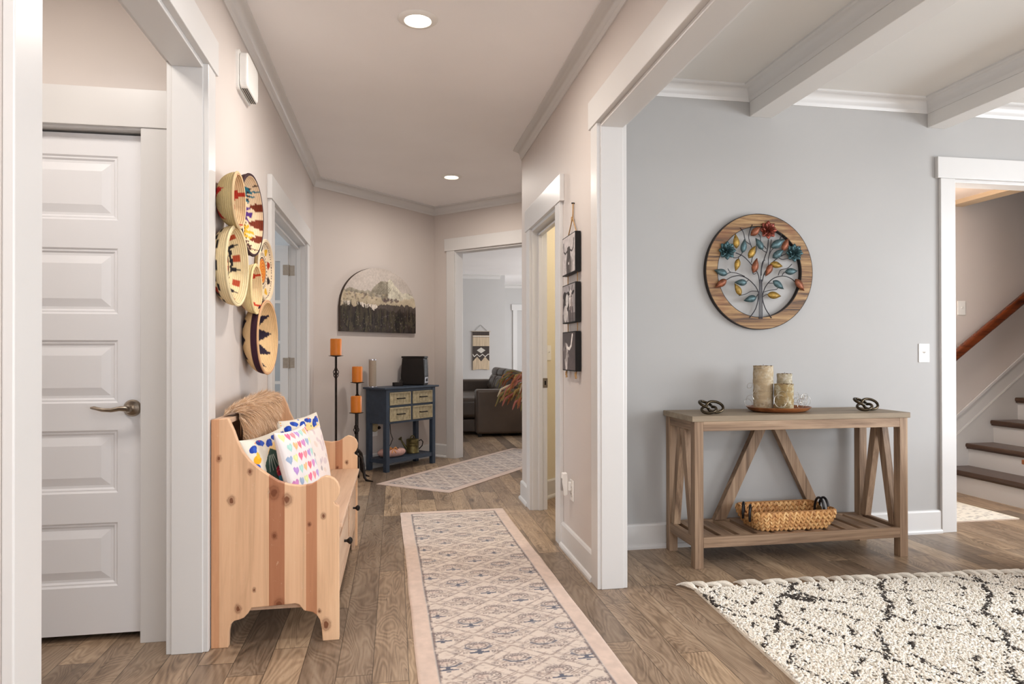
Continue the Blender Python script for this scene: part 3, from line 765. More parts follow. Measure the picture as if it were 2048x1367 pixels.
def shag():
    t = thing('shag_rug', 'cream shag rug with black diamond lines and white tassels in the dining room', 'rug', (1.425, 3.07, 0), -.058)
    Wd, Ln = 2.35, 2.2
    base = MB().box(0, Wd, -Ln, 0, .001, .012); base.build('backing', plain('shag_base', (226, 218, 204), .95), t)
    n = 76000; R = np.random.default_rng(4)
    # denser near the far/left corner that the picture shows
    x = R.uniform(.003, Wd-.003, n); y = -R.uniform(.003, Ln-.003, n)
    # pattern: nested diamond trellis with wobble
    a, b = .50, .70
    wob = .035*np.sin(x*9+y*5)+.025*np.sin(y*17-x*3)+.015*np.sin(x*31+y*23)
    X_, Y_ = x+.08+wob, y+wob*.8+.1
    u = (X_/a+Y_/b); v = (X_/a-Y_/b)
    fu = np.abs(u-np.round(u)); fv = np.abs(v-np.round(v))
    dash = np.sin(y*41+x*27+np.sin(x*13)*2) > -.93
    dash2 = np.sin(y*33-x*39+np.cos(y*11)*2) > -.93
    sc = 1/np.hypot(1/a, 1/b)
    dark = ((fu*sc < .0100) & dash) | ((fv*sc < .0100) & dash2)
    uu = u-np.floor(u); vv = v-np.floor(v); du = np.maximum(np.abs(uu-.5), np.abs(vv-.5))
    dark |= (np.abs(du-.26)*sc < .0075) & (np.sin(x*57+y*19) > -.25)
    dark &= R.random(n) < .92
    ln = R.uniform(.020, .027, n); ang = R.uniform(0, 2*PI, n); lean = R.uniform(.6, 1.0, n); wd = R.uniform(.0042, .0062, n)
    dx, dy = np.cos(ang)*lean*ln, np.sin(ang)*lean*ln
    base_ = np.stack([x, y, np.full(n, .010)], 1); z1 = .010+ln*np.sqrt(np.maximum(.15, 1-lean**2*.75))*.62
    tip = np.stack([np.clip(x+dx*.8, -.012, Wd+.012), np.clip(y+dy*.8, -Ln-.012, .012), z1], 1)
    midp = np.stack([x+dx*.3, y+dy*.3, .010+(z1-.010)*.75], 1)
    px_, py_ = -np.sin(ang)*wd, np.cos(ang)*wd; pv = np.stack([px_, py_, np.zeros(n)], 1)
    cen = np.stack([np.cos(ang)*wd, np.sin(ang)*wd, np.zeros(n)], 1)
    V_ = np.stack([base_+pv, base_-pv, base_-cen*1.0, midp+pv*1.1, midp-pv*1.1, midp+np.array([0, 0, 1])*wd[:, None]*.9, tip], 1)
    tri = np.array([(0, 1, 4, 3), (1, 2, 5, 4), (2, 0, 3, 5)]); tr = np.array([(3, 4, 6), (4, 5, 6), (5, 3, 6)])
    base_c = np.array([(244, 238, 226), (240, 232, 218), (250, 246, 238)])[R.integers(0, 3, n)].astype(float)
    col = np.where(dark[:, None], np.array([(52, 46, 42), (70, 62, 56)])[R.integers(0, 2, n)], base_c)
    def mesh(sel, nm, mat):
        k = sel.sum(); vs = V_[sel].reshape(-1, 3); off = (np.arange(k)*7)[:, None, None]
        q = (tri[None]+off).reshape(-1, 4); r_ = (tr[None]+off).reshape(-1, 3)
        me = bpy.data.meshes.new(nm); me.vertices.add(len(vs)); me.vertices.foreach_set('co', vs.reshape(-1).astype(np.float32))
        li = np.concatenate([q.reshape(-1), r_.reshape(-1)]); me.loops.add(len(li)); me.loops.foreach_set('vertex_index', li.astype(np.int32))
        st = np.concatenate([np.arange(len(q))*4, len(q)*4+np.arange(len(r_))*3]); me.polygons.add(len(st)); me.polygons.foreach_set('loop_start', st.astype(np.int32))
        me.polygons.foreach_set('use_smooth', np.ones(len(st), bool)); me.update(calc_edges=True)
        at = me.color_attributes.new('Col', 'FLOAT_COLOR', 'POINT'); C4 = np.ones((len(vs), 4), np.float32); C4[:, :3] = np.repeat(srgb2lin(col[sel]), 7, 0); at.data.foreach_set('color', C4.reshape(-1))
        o = link(nm, me, mat, t); o['kind'] = 'stuff'; return o
    o = mesh(~dark, 'pile', VCF); o2 = mesh(dark, 'dark_pile', VCF); o2['label'] = 'black diamond lines'
    # braided tassels along the far edge
    TM = plain('tassel_cotton', (236, 230, 218), .9, bstr=.5, scale=200)
    rr = random.Random(5); x_ = .0
    while x_ < Wd-.02:
        L_ = rr.uniform(.062, .088); an = rr.uniform(-.85, -.15)
        pts = []; rad = []
        for k in range(7):
            s_ = k/6; pts.append((x_+math.sin(an*s_*1.6)*L_*s_, s_*L_*math.cos(an*.6)-.004, .012+.006*math.sin(s_*PI)))
            rad.append(.005+.0105*math.sin(PI*(k+.3)/6.6)*(1+.15*math.sin(k*2.4)))
        m = MB().tube(pts, rad, 7)
        e = Vector(pts[-1])
        for q in range(5):
            a2 = an+rr.uniform(-.9, .9); m.tube([e, e+Vector((math.sin(a2)*.012, math.cos(a2)*.012, -.003)), e+Vector((math.sin(a2)*.024, math.cos(a2)*.022, -.008))], [.005, .004, .0015], 5)
        m.build('tassel', TM, t, smooth=True); x_ += rr.uniform(.058, .075)
shag()
# foyer rug
c = Cv(.95, 1.0, .008, (232, 224, 208)); rr = random.Random(9)
for k in range(420):
    x, y = rr.uniform(.02, .93), rr.uniform(.02, .98); a_ = rr.choice((0, PI/2, .2)); c.line([(x, y), (x+.022*math.cos(a_), y+.022*math.sin(a_))], .006, (120, 112, 108), .8)
c.line([(.006, 0), (.006, 1)], .016, (226, 214, 186)); c.line([(.944, 0), (.944, 1)], .016, (226, 214, 186))
t = thing('foyer_rug', 'cream rug with small grey dashes at the foot of the stairs', 'rug', (3.29, 3.99, 0))
P = np.stack([c.X, c.Y, np.full(c.X.shape, .0075)], -1); grid_obj('pile', c.A, P, VCF, t)
MB().box(.002, .948, .002, .995, 0, .006).build('backing', MATS['rug_edge'], t)

# ================================================================== PINE BENCH
PINE = [(.28, (176, 128, 92)), (.5, (206, 162, 122)), (.75, (222, 184, 146))]
PINED = [(.28, (128, 82, 58)), (.5, (164, 112, 82)), (.75, (186, 136, 102))]
PINEM = [(.28, (176, 142, 116)), (.5, (200, 168, 142)), (.75, (216, 186, 160))]
KN = [(.02, 0, .53, .032), (.095, 0, .50, .034), (-.20+.24, 0, .215, .03), (-.155, 0, .64, .018), (-.19, 0, .50, .020), (.18, 0, .38, .012), (-.005, 0, .38, .020), (.33, 0, .44, .017), (.34, 0, .085, .030), (-.17, 0, .22, .012), (-.22, 0, .17, .022)]
def side_wood(name, ox):
    """glued pine boards of differing tone; ox = x of the board seams relative to the object"""
    m, nt, b = newmat(name)
    tc = nd(nt, 'ShaderNodeTexCoord'); sx = nd(nt, 'ShaderNodeSeparateXYZ'); nt.links.new(tc.outputs['Object'], sx.inputs[0])
    u = math_(nt, 'DIVIDE', sx.outputs[0], .49)
    tone = ramp(nt, u, [(0, (232, 204, 180)), (.06, (250, 238, 222)), (.44, (192, 152, 130)), (.56, (252, 240, 224)), (.73, (212, 176, 152)), (.815, (255, 246, 230))], 'CONSTANT')
    cx = coords(nt, (13, 13, .9)); n1 = noise(nt, cx, 1, 5, .6, 1.4); n2 = noise(nt, coords(nt, (120, 120, 3)), 1, 3, .6)
    f = math_(nt, 'ADD', math_(nt, 'MULTIPLY', n1, .75), math_(nt, 'MULTIPLY', n2, .25))
    col = mixc(nt, 1.0, ramp(nt, f, [(.28, (200, 166, 140)), (.5, (226, 192, 164)), (.75, (238, 210, 184))]), tone, 'MULTIPLY')
    for (kx, ky, kz, kr) in [(.235, 0, .60, .030), (.285, 0, .57, .026), (.255, 0, .155, .028), (.145, 0, .685, .014), (.075, 0, .575, .020), (.37, 0, .47, .010), (.237, 0, .43, .016), (.425, 0, .50, .014), (.435, 0, .065, .026), (.16, 0, .22, .010), (.10, 0, .15, .018), (.03, 0, .74, .014), (.41, 0, .12, .009)]:
        mp = nd(nt, 'ShaderNodeMapping'); mp.inputs['Location'].default_value = (-kx, 0, -kz*.72); mp.inputs['Scale'].default_value = (1, 0, .72)
        nt.links.new(tc.outputs['Object'], mp.inputs[0]); ln = nd(nt, 'ShaderNodeVectorMath', operation='LENGTH'); nt.links.new(mp.outputs[0], ln.inputs[0])
        d = math_(nt, 'DIVIDE', math_(nt, 'ADD', ln.outputs['Value'], math_(nt, 'MULTIPLY', math_(nt, 'SUBTRACT', noise(nt, tc.outputs['Object'], 70, 2), .5), .01)), kr)
        col = mixc(nt, ramp(nt, d, [(0, .9), (.30, .95), (.45, .45), (.62, .55), (.75, .22), (1.2, 0.0)]), col, (110, 60, 34))
    # pale scuffs on the dark board
    sc_ = noise(nt, coords(nt, (60, 60, 25)), 1, 5, .75, 1); mk = ramp(nt, sc_, [(.62, 0.0), (.68, 1.0)])
    col = mixc(nt, math_(nt, 'MULTIPLY', mk, .35), col, (226, 200, 172))
    nt.links.new(col, b.inputs['Base Color']); b.inputs['Roughness'].default_value = .42; spec(b, .4); bump(nt, b, f, .12, .002)
    return m
SIDEW = side_wood('pine_side_boards', 0)
PINEX = wood('pine_x', PINEM, 'y', .42, .4)
PINEP = wood('pine_panel', [(.28, (186, 150, 122)), (.5, (208, 176, 148)), (.75, (222, 194, 168))], 'y', .4, .4)
def arc(cx, cy, rx, ry, a0, a1, n=8): return [(cx+rx*math.cos(a0+(a1-a0)*i/n), cy+ry*math.sin(a0+(a1-a0)*i/n)) for i in range(n+1)]
def bench():
    X0, Y0, Y1 = -.708, 2.800, 4.17
    t = thing('storage_bench', 'knotty pine storage bench with scrolled ends standing against the left hall wall', 'bench', (X0, 0, 0))
    # outline of an end panel in (x, z), x from the wall
    out = [(0, 0), (0, .893), (.062, .897)]
    out += [(.070, .880), (.085, .845), (.098, .805), (.118, .762), (.142, .730), (.168, .705), (.205, .676), (.250, .645), (.290, .630), (.336, .623), (.378, .628)]
    out += [(.400, .640), (.415, .652), (.432, .659), (.450, .656), (.468, .646), (.481, .630), (.489, .608), (.487, .585), (.478, .566), (.466, .554), (.470, .545), (.484, .536), (.486, .528)]
    out += [(.486, 0), (.422, 0), (.418, .05), (.411, .085), (.398, .106), (.383, .118), (.362, .123), (.350, .126), (.341, .138), (.330, .152), (.317, .156), (.150, .150), (.138, .130), (.122, .113), (.105, .107), (.085, .103), (.072, .088), (.066, .06), (.064, 0)]
    e1 = MB().prism(out, 'y', Y0, Y0+.03).build('end_panel', SIDEW, t, bevel=.003)
    MB().prism(out, 'y', Y1-.03, Y1).build('end_panel', SIDEW, t, bevel=.003)
    # backrest boards, seat and front
    MB().box(0.001, .022, Y0+.03, Y1-.03, .20, .872).build('backrest', PINEX, t, bevel=.003)
    MB().box(-.0, .060, Y0+.03, Y1-.03, .872, .893).build('top_rail', PINEX, t, bevel=.003)
    MB().box(.022, .300, Y0+.03, Y1-.03, .442, .462).build('seat_board', PINEX, t, bevel=.002)
    MB().box(.303, .497, Y0+.031, Y1-.031, .442, .462).build('seat_lid', PINEX, t, bevel=.004)
    yA, yB = Y0+.03, Y1-.03
    fr_ = MB().box(.455, .475, yA, yB, .40, .442).box(.455, .475, yA, yB, .135, .19)
    n = 2; wd_ = (yB-yA)/n
    for k in range(n+1): y = yA+k*wd_; fr_.box(.456, .4745, max(yA, y-.028), min(yB, y+.028), .19, .40)
    fr_.box(.456, .4745, yA, yA+.09, 0.10, .135).box(.456, .4745, yB-.09, yB, .0, .135)
    fr_.build('front_frame', PINEP, t, bevel=.002)
    MB().box(.0, .455, yA, yB, .13, .145).build('bottom_board', PINEX, t)
    for k in range(n):
        a, b = yA+k*wd_+.031, yA+(k+1)*wd_-.031
        d = MB().box(.462, .474, a, b, .193, .397).box(.474, .480, a+.03, b-.03, .215, .375).build('drawer_front', PINEP, t, bevel=.002)
        for yk in ((a+b)/2,):
            MB().lathe([(.006, .480), (.006, .492), (.010, .497), (.0155, .503), (.0155, .510), (.010, .516), (.002, .518)], 16, (0, yk, .30), 'x').build('knob', BLACKM, d, smooth=True)
bench()
# faux fur throw over the backrest
def fur_throw():
    t = thing('fur_throw', 'shaggy tan faux fur throw draped over the back of the pine bench', 'throw', (-.69, 3.36, .60))
    R = np.random.default_rng(11); ns, nt_ = 60, 40
    L0 = .42
    prof = [(-.004, .10, .25), (-.012, .0, .292), (.0, .0, .305)]
    # cross section (x, z) over the backrest, from behind the rail to the front drop
    cs = [(.000, .298), (.030, .314), (.060, .308), (.070, .280), (.070, .230), (.064, .160), (.058, .085), (.052, .010), (.048, -.055)]
    cs = np.array(cs); tt = np.linspace(0, 1, len(cs)); ts = np.linspace(0, 1, nt_)
    cx = np.interp(ts, tt, cs[:, 0]); cz = np.interp(ts, tt, cs[:, 1])
    ys = np.linspace(-L0, L0*.78, ns)
    Y_, Tt = np.meshgrid(ys, ts)
    nz = vnoise(ns, nt_, 5, 3, 12, 3)
    bul = .060*np.exp(-((Y_-.08)/.24)**2)*np.sin(np.clip(Tt*1.25+.1, 0, 1)*PI)
    X_ = cx[:, None]+bul*.55+.030*(nz-.5); Z_ = cz[:, None]+bul*.62*(1-Tt)+.025*(nz-.5)
    narrow = 1-.10*np.sin(Tt*PI*1.0)-.22*np.clip(Tt-.5, 0, 1)
    Y2 = Y_*narrow-.03+.0*Tt
    P = np.stack([X_, Y2, Z_], -1); col = np.zeros((nt_, ns, 3)); col[:] = (176, 138, 104)
    grid_obj('hide', col, P, VCF, t)
    # strands
    n = 24000; a = R.uniform(0, nt_-1.01, n); b = R.uniform(0, ns-1.01, n); i, j = a.astype(int), b.astype(int); fa, fb = (a-i)[:, None], (b-j)[:, None]
    p = P[i, j]*(1-fa)*(1-fb)+P[i+1, j]*fa*(1-fb)+P[i, j+1]*(1-fa)*fb+P[i+1, j+1]*fa*fb
    du = P[np.minimum(i+1, nt_-1), j]-P[i, j]; dv = P[i, np.minimum(j+1, ns-1)]-P[i, j]
    nr = np.cross(dv, du); nr /= np.linalg.norm(nr, axis=1)[:, None]+1e-9; nr *= np.sign(nr[:, :1]*.7+nr[:, 2:]*.7+1e-6)
    down = du/(np.linalg.norm(du, axis=1)[:, None]+1e-9)
    cl = vnoise(64, 64, 9, 9, 5, 2)[(a/nt_*63).astype(int), (b/ns*63).astype(int)][:, None]
    dirn = down*(.75+.3*R.random((n, 1)))+nr*(.45+.4*R.random((n, 1)))+dv/np.linalg.norm(dv, axis=1)[:, None]*(cl-.5)*2.2+R.normal(0, .22, (n, 3))
    dirn /= np.linalg.norm(dirn, axis=1)[:, None]; ln = R.uniform(.032, .068, (n, 1))
    sidev = np.cross(dirn, R.normal(0, 1, (n, 3))); sidev /= np.linalg.norm(sidev, axis=1)[:, None]; wd = .0011
    p1 = p+dirn*ln*.5; p2 = p+dirn*ln+np.array([0, 0, -1])*ln*.22+down*ln*.15
    V_ = np.stack([p-sidev*wd, p+sidev*wd, p1+sidev*wd*.8, p1-sidev*wd*.8, p2], 1).reshape(-1, 3)
    o5 = (np.arange(n)*5)[:, None]; q = (np.array([0, 1, 2, 3])[None]+o5).reshape(-1); r_ = (np.array([3, 2, 4])[None]+o5).reshape(-1)
    me = bpy.data.meshes.new('fur'); me.vertices.add(len(V_)); me.vertices.foreach_set('co', V_.reshape(-1).astype(np.float32))
    me.loops.add(len(q)+len(r_)); me.loops.foreach_set('vertex_index', np.concatenate([q, r_]).astype(np.int32))
    me.polygons.add(2*n); me.polygons.foreach_set('loop_start', np.concatenate([np.arange(n)*4, 4*n+np.arange(n)*3]).astype(np.int32)); me.update(calc_edges=True)
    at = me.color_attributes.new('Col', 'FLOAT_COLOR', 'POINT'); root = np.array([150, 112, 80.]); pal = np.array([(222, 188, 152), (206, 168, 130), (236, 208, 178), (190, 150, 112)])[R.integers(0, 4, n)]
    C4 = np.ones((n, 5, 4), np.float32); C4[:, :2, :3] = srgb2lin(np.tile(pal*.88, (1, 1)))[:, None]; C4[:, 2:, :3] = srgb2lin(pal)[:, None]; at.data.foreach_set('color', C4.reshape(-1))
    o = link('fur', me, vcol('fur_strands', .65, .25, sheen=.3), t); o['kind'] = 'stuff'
fur_throw()

# pillows -------------------------------------------------------------
def pillow(label, cv, backcol, w_, h_, th, loc, eul, seed):
    t = thing('throw_pillow', label, 'pillow', loc, 0, 'throw pillows on the pine bench'); t.rotation_euler = eul
    nx, ny = cv.nx, cv.ny; u = cv.X/cv.w*2-1; v = cv.Y/cv.h*2-1
    e = np.clip((1-np.abs(u)**2.6)*(1-np.abs(v)**2.6), 0, 1)**.42
    pin = 1-.075*(1-np.abs(v)**2)*np.abs(u)**3; pin2 = 1-.075*(1-np.abs(u)**2)*np.abs(v)**3
    wr = .012*(vnoise(nx, ny, 5, 5, seed, 3)-.5)*e
    for sgn, nm, col in ((-1, 'printed_cover', cv.A), (1, 'back_cover', np.tile(np.array(backcol, float), (ny, nx, 1)))):
        P = np.stack([u*w_/2*pin, sgn*(th/2*e)+wr, v*h_/2*pin2], -1); grid_obj(nm, col, P, VCF, t)
    return t
def house_print(seed):
    c = Cv(.42, .42, .003, (224, 218, 204)); R = random.Random(seed)
    c.ell(.28, .30, .12, .07, (246, 212, 150)); c.poly([(.10, .06), (.12, .26), (.19, .34), (.27, .30), (.30, .18), (.28, .05)], (28, 62, 52))
    for k in range(4): c.line([(.17+.012*k, .30), (.15+.03*k, .22)], .004, (220, 214, 200))
    for (x, y, a_) in [(.06, .36, .3), (.13, .385, -.2), (.20, .37, .5), (.32, .36, .9), (.37, .30, .2), (.05, .27, 1.2), (.36, .38, .4), (.27, .39, 0)]:
        c.ell(x, y, .034, .018, (28, 62, 158), 1, a_); c.ell(x+.012, y-.006, .018, .015, (40, 84, 186), 1, a_+1)
    c.ell(.07, .30, .030, .022, (236, 170, 30)); c.ell(.085, .32, .012, .02, (240, 190, 60))
    for k in range(9): c.ell(.035+.022*k, .14+R.uniform(-.04, .03), .020, .014, (30+R.randint(0, 30), 130+R.randint(-20, 20), 50), 1, R.random()*3)
    c.ell(.245, .20, .040, .034, (206, 34, 78)); 
    for k in range(12): c.ell(.225+R.random()*.04, .19+R.random()*.03, .003, .003, (240, 200, 210))
    c.poly([(.21, .11), (.215, .18), (.28, .18), (.28, .11)], (92, 172, 222)); c.poly([(.255, .13), (.255, .16), (.272, .16), (.272, .13)], (40, 90, 150))
    c.ell(.345, .15, .020, .055, (196, 44, 30)); c.ell(.325, .22, .012, .06, (180, 200, 60)); c.ell(.345, .10, .018, .02, (150, 20, 20))
    for i in range(7):
        for j in range(4): c.ell(.20+.020*i, .035+.018*j, .008, .007, (236, 178, 40) if (i+j) % 2 else (196, 110, 30))
    c.line([(.19, .02), (.35, .02)], .01, (90, 50, 30)); c.ell(.38, .20, .012, .05, (120, 30, 90)); c.ell(.03, .08, .03, .02, (240, 120, 40))
    for k in range(26): c.ell(R.uniform(.01, .41), R.uniform(.01, .41), R.uniform(.004, .008), R.uniform(.003, .007), R.choice([(220, 40, 60), (240, 180, 40), (40, 140, 80), (60, 90, 180), (236, 130, 60)]), .9, R.random()*3)
    return c
def heart_print():
    c = Cv(.44, .44, .003, (226, 220, 219)); pal = [(226, 96, 110), (236, 130, 140), (196, 120, 180), (170, 130, 196), (140, 160, 190), (160, 206, 196), (214, 220, 150), (230, 176, 120), (220, 90, 130)]
    k = 0
    for i in range(7):
        for j in range(7):
            x, y = .035+i*.062+(.03 if j % 2 else 0), .035+j*.062; q = pal[(j+i*2) % 9]
            c.heart(x, y, .027, q, .9, .15*((i+j) % 3-1)); c.heart(x+.003, y+.002, .013, tuple(min(255, v+18) for v in q), .6)
    return c
def faded_print():
    c = Cv(.42, .42, .004, (226, 212, 206)); R = random.Random(6)
    for k in range(34): c.ell(R.random()*.42, R.random()*.42, R.uniform(.01, .05), R.uniform(.008, .02), R.choice([(196, 170, 176), (214, 186, 170), (170, 160, 170), (232, 222, 216), (120, 112, 118)]), .55, R.random()*3)
    return c
pillow('throw pillow with a house, green hill and blue leaves print, nearest of the bench pillows', house_print(1), (228, 214, 196), .35, .34, .074, (-.534, 3.055, .641), (-.17, -.06, 1.22), 1)
pillow('white throw pillow with rows of pastel hearts in the middle of the bench', heart_print(), (232, 222, 220), .36, .36, .080, (-.414, 3.095, .648), (-.25, 0, 1.36), 2)
pillow('faded pink and grey throw pillow pressed behind the heart pillow', faded_print(), (220, 204, 196), .30, .32, .08, (-.395, 3.43, .626), (-.20, 0, 1.30), 3)
pillow('throw pillow with blue flowers, garden and basket print, farthest of the bench pillows', house_print(5), (226, 206, 180), .33, .35, .10, (-.474, 3.66, .650), (-.20, -.06, 1.02), 4)

# ================================================================== WALL BASKETS
BASK = vcol('coiled_basket', .75, .25, .5, 260)
STRAW = np.array((208, 180, 138.)); STRAW2 = np.array((206, 178, 130.))
def basket(label, y, z, R_, D, rb, rz, colf, seed, tilt=0, coil=.0085):
    t = thing('wall_basket', label, 'basket', (XL, y, z), 0, 'coiled baskets on the left hall wall'); t.rotation_euler = (0, tilt, rz)
    nth = 144; prof = []
    n = 46
    for k in range(n+1):
        s_ = k/n
        if s_ < .42: r = rb*s_/.42; x = .004
        else: q = (s_-.42)/.58; r = rb+(R_-rb)*math.sin(q*PI/2)**(.9); x = .004+(D-.004)*(1-math.cos(q*PI/2))**.85
        prof.append((0, r, x, s_))
    rim = [(2, R_+.005, D+.004, 1), (2, R_, D+.009, 1), (2, R_-.006, D+.006, 1)]
    inner = [(1, max(0, r-(.009 if s_ > .42 else 0)*min(1, (s_-.42)*4)), x+.009, s_) for (_, r, x, s_) in reversed(prof)]
    pts = prof+rim+inner; ny = len(pts)
    arc_ = np.cumsum([0]+[math.hypot(pts[i][1]-pts[i-1][1], pts[i][2]-pts[i-1][2]) for i in range(1, ny)])
    # resample finely
    m_ = 210; q = np.linspace(0, arc_[-1], m_)
    rr = np.interp(q, arc_, [p[1] for p in pts]); xx = np.interp(q, arc_, [p[2] for p in pts]); side = np.interp(q, arc_, [0 if p[0] == 0 else (1 if p[0] == 2 else 2) for p in pts])
    side = np.where(side < .5, 0, np.where(side > 1.5, 1, 2))
    th = np.linspace(0, 2*PI, nth, endpoint=False)
    dr, dx = np.gradient(rr), np.gradient(xx); L = np.hypot(dr, dx)+1e-9
    bm_ = .0016*np.abs(np.sin(q/coil*PI))
    rr2 = np.maximum(0, rr+bm_*(dx/L)*-1*0+bm_*np.where(side == 1, -dx/L*-1, dx/L)*0+bm_*(dx/L)); xx2 = xx-bm_*(dr/L)
    Rg, Tg = np.meshgrid(rr, th, indexing='ij'); Sg = np.repeat(side[:, None], nth, 1)
    cols = colf(Sg, Rg, Tg, R_, rb)
    cols = cols*(.90+.14*np.abs(np.sin(q/coil*PI)))[:, None, None]*(.96+.08*vnoise(nth, m_, 40, 40, seed, 2))[..., None]
    P = np.stack([np.repeat(xx2[:, None], nth, 1), rr2[:, None]*np.cos(th)[None], rr2[:, None]*np.sin(th)[None]], -1)
    grid_obj('basket_bowl', cols, P, BASK, t, wrapx=True)
    MB().tube([(0.002, -.010, R_*.5), (.006, 0, R_*.55), (.002, .010, R_*.5)], .002, 6).build('hanging_loop', BLACKM, t)
    return t
def paint_where(C, m, c): C[m] = c
def quant(v, q): return np.round(v/q)*q
def tri(T, n, q, q0, q1, ph0=0, wd=.5):
    """stepped triangles pointing to the rim, n around"""
    ph = np.abs(((T/(2*PI)*n+ph0) % 1)-.5)*2
    return (q > q0) & (q < q1) & (ph < (q1-q)/(q1-q0)*wd*2)
def f1(S, R, T, R_, rb):
    C = np.zeros(R.shape+(3,)); C[:] = STRAW; C[S == 0] = (184, 164, 118); q = quant(R/R_, .06)
    C[(S == 0) & tri(T, 5, q, .30, .92, .2, .5)] = (168, 34, 28); C[(q < .48) & (S == 0)] = (110, 22, 26)
    C[(S == 1) & tri(T, 4, q, .50, .95, .2, .50)] = (170, 50, 32); C[(S == 1) & tri(T, 4, 1.02-q, .50, .85, .2, .50)] = (170, 50, 32)
    C[(S == 1) & (q < .30)] = (150, 40, 30); return C
def f2(S, R, T, R_, rb):
    C = np.zeros(R.shape+(3,)); C[:] = (226, 198, 164); C[S == 0] = (206, 160, 96)
    y, z = quant(R*np.cos(T), .0065), quant(R*np.sin(T), .0075); I = S == 1
    def motif(cz, cy, c, sc=1.0):
        u, v = (y-cy)/sc/2.5, (z-cz)/sc
        m = (np.abs(u) < .009) & (np.abs(v) < .045) | (np.abs(v) < .009) & (np.abs(u) < .040)
        m |= (np.abs(np.abs(u)-np.abs(v)) < .008) & (np.abs(u) < .034); m |= (np.abs(np.abs(v)-.026) < .007) & (np.abs(u) < .020)
        C[m & I] = c; C[(np.abs(u) < .003) & (np.abs(v) < .030) & I] = (230, 220, 214)
    motif(.112, .055, (40, 110, 128), .75); motif(.030, .060, (78, 42, 118), .95); motif(-.058, .060, (214, 164, 44), .95); motif(-.128, .045, (74, 42, 36), .65)
    for cz, cy in ((.072, .150), (-.012, .155), (-.095, .140), (.05, -.10), (-.03, -.11), (-.09, -.09)):
        C[(np.abs(z-cz) < .026-np.abs(y-cy-math.copysign(.02, cy))*.6) & (np.abs(y-cy) < .04) & I] = (112, 44, 22)
    zz = quant(np.abs(((z/.10) % 1)-.5)*.07, .0065); C[(np.abs(np.abs(y)-.075-zz) < .0045) & (np.sin(z*400) > 0) & I] = (52, 28, 26)
    C[(R > R_*.955) | (S == 2)] = (54, 30, 34)
    C[(S == 0) & (np.abs(np.sin(T*9)) > .9)] = (90, 44, 28); C[(S == 0) & (np.abs(R/R_-.86) < .02)] = (70, 36, 30); return C
def blocks(S, R, T, R_, rb):
    C = np.zeros(R.shape+(3,)); C[:] = (222, 200, 156); q = quant(R/R_, .055); k = np.floor(T/(2*PI)*22)
    ph = (T/(2*PI)*8) % 1; st = np.floor(ph*6)/6
    m = (q > .55+.22*np.abs(st-.5)) & (q < .74+.22*np.abs(st-.5)) & (np.floor(T/(2*PI)*8) % 2 == 0) & (ph > .15) & (ph < .85)
    C[m & (S == 1)] = (34, 30, 34); C[(S == 1) & tri(T, 8, q, .60, .92, .5, .22)] = (34, 30, 34)
    C[(S == 1) & (q > .80) & (q < .90) & (ph > .3) & (ph < .6)] = (168, 70, 40)
    C[(S == 1) & (np.abs(q-.56) < .03) & (np.sin(T*24) > .2)] = (40, 34, 34)
    C[(S == 1) & (q < .40)] = (176, 78, 44); C[(S == 1) & (q < .40) & (np.sin(T*12+q*30) > .3)] = (222, 186, 130); C[(S == 1) & (np.abs(q-.42) < .03)] = (40, 34, 34)
    qq = R/R_; C[(S == 0) & (qq > .60) & (qq < .965) & (((T/(2*PI)*11+np.floor((qq-.6)*9)*.5) % 1) < .42)] = (40, 34, 34)
    C[(S == 0) & (qq > .78) & (qq < .93) & (((T/(2*PI)*6+.3) % 1) < .18)] = (160, 54, 36)
    C[((R > R_*.93) & (S == 1)) | (S == 2)] = (226, 208, 166); return C
def f4(S, R, T, R_, rb):
    C = np.zeros(R.shape+(3,)); C[:] = (222, 198, 152); q = quant(R/R_, .06)
    C[(S == 1) & (tri(T, 4, q, .45, .93, 0, .50) | tri(T, 4, .92-q, .45, .80, 0, .50))] = (186, 60, 34); C[(S == 1) & (np.abs(R*np.cos(T)+.02) < .014) & (np.abs(R*np.sin(T)) < R_*.6)] = (36, 124, 110)
    C[(S == 0) & tri(T, 6, q, .35, .90, .3, .5)] = (178, 46, 30); C[(S == 0) & (q < .48)] = (34, 64, 50)
    C[(R > R_*.95) | (S == 2)] = (226, 204, 150); return C
def f5(S, R, T, R_, rb):
    C = np.zeros(R.shape+(3,)); C[:] = (230, 210, 180); C[S == 0] = (196, 168, 120); q = R/R_; I = S == 1
    C[I & (q < .40)] = (226, 150, 44); C[I & (q < .40) & (np.sin(q*60+T*3) > .2)] = (204, 92, 36); C[I & (np.abs(q-.43) < .025)] = (70, 36, 30)
    ph = (T/(2*PI)*9) % 1; k = (np.floor(T/(2*PI)*9) % 3).astype(int)
    pal = np.array([(164, 54, 32), (220, 170, 50), (50, 38, 40)], float)
    m = I & (q > .62) & (q < .86) & (np.abs(ph-.5)+np.abs(q-.74)*2 < .32); C[m] = pal[k[m]]
    C[I & (q > .50) & (q < .60) & (np.sin(T*30) > .3)] = (60, 44, 42); C[I & (np.abs(q-.90) < .012) & (np.sin(T*60) > 0)] = (60, 40, 36); return C
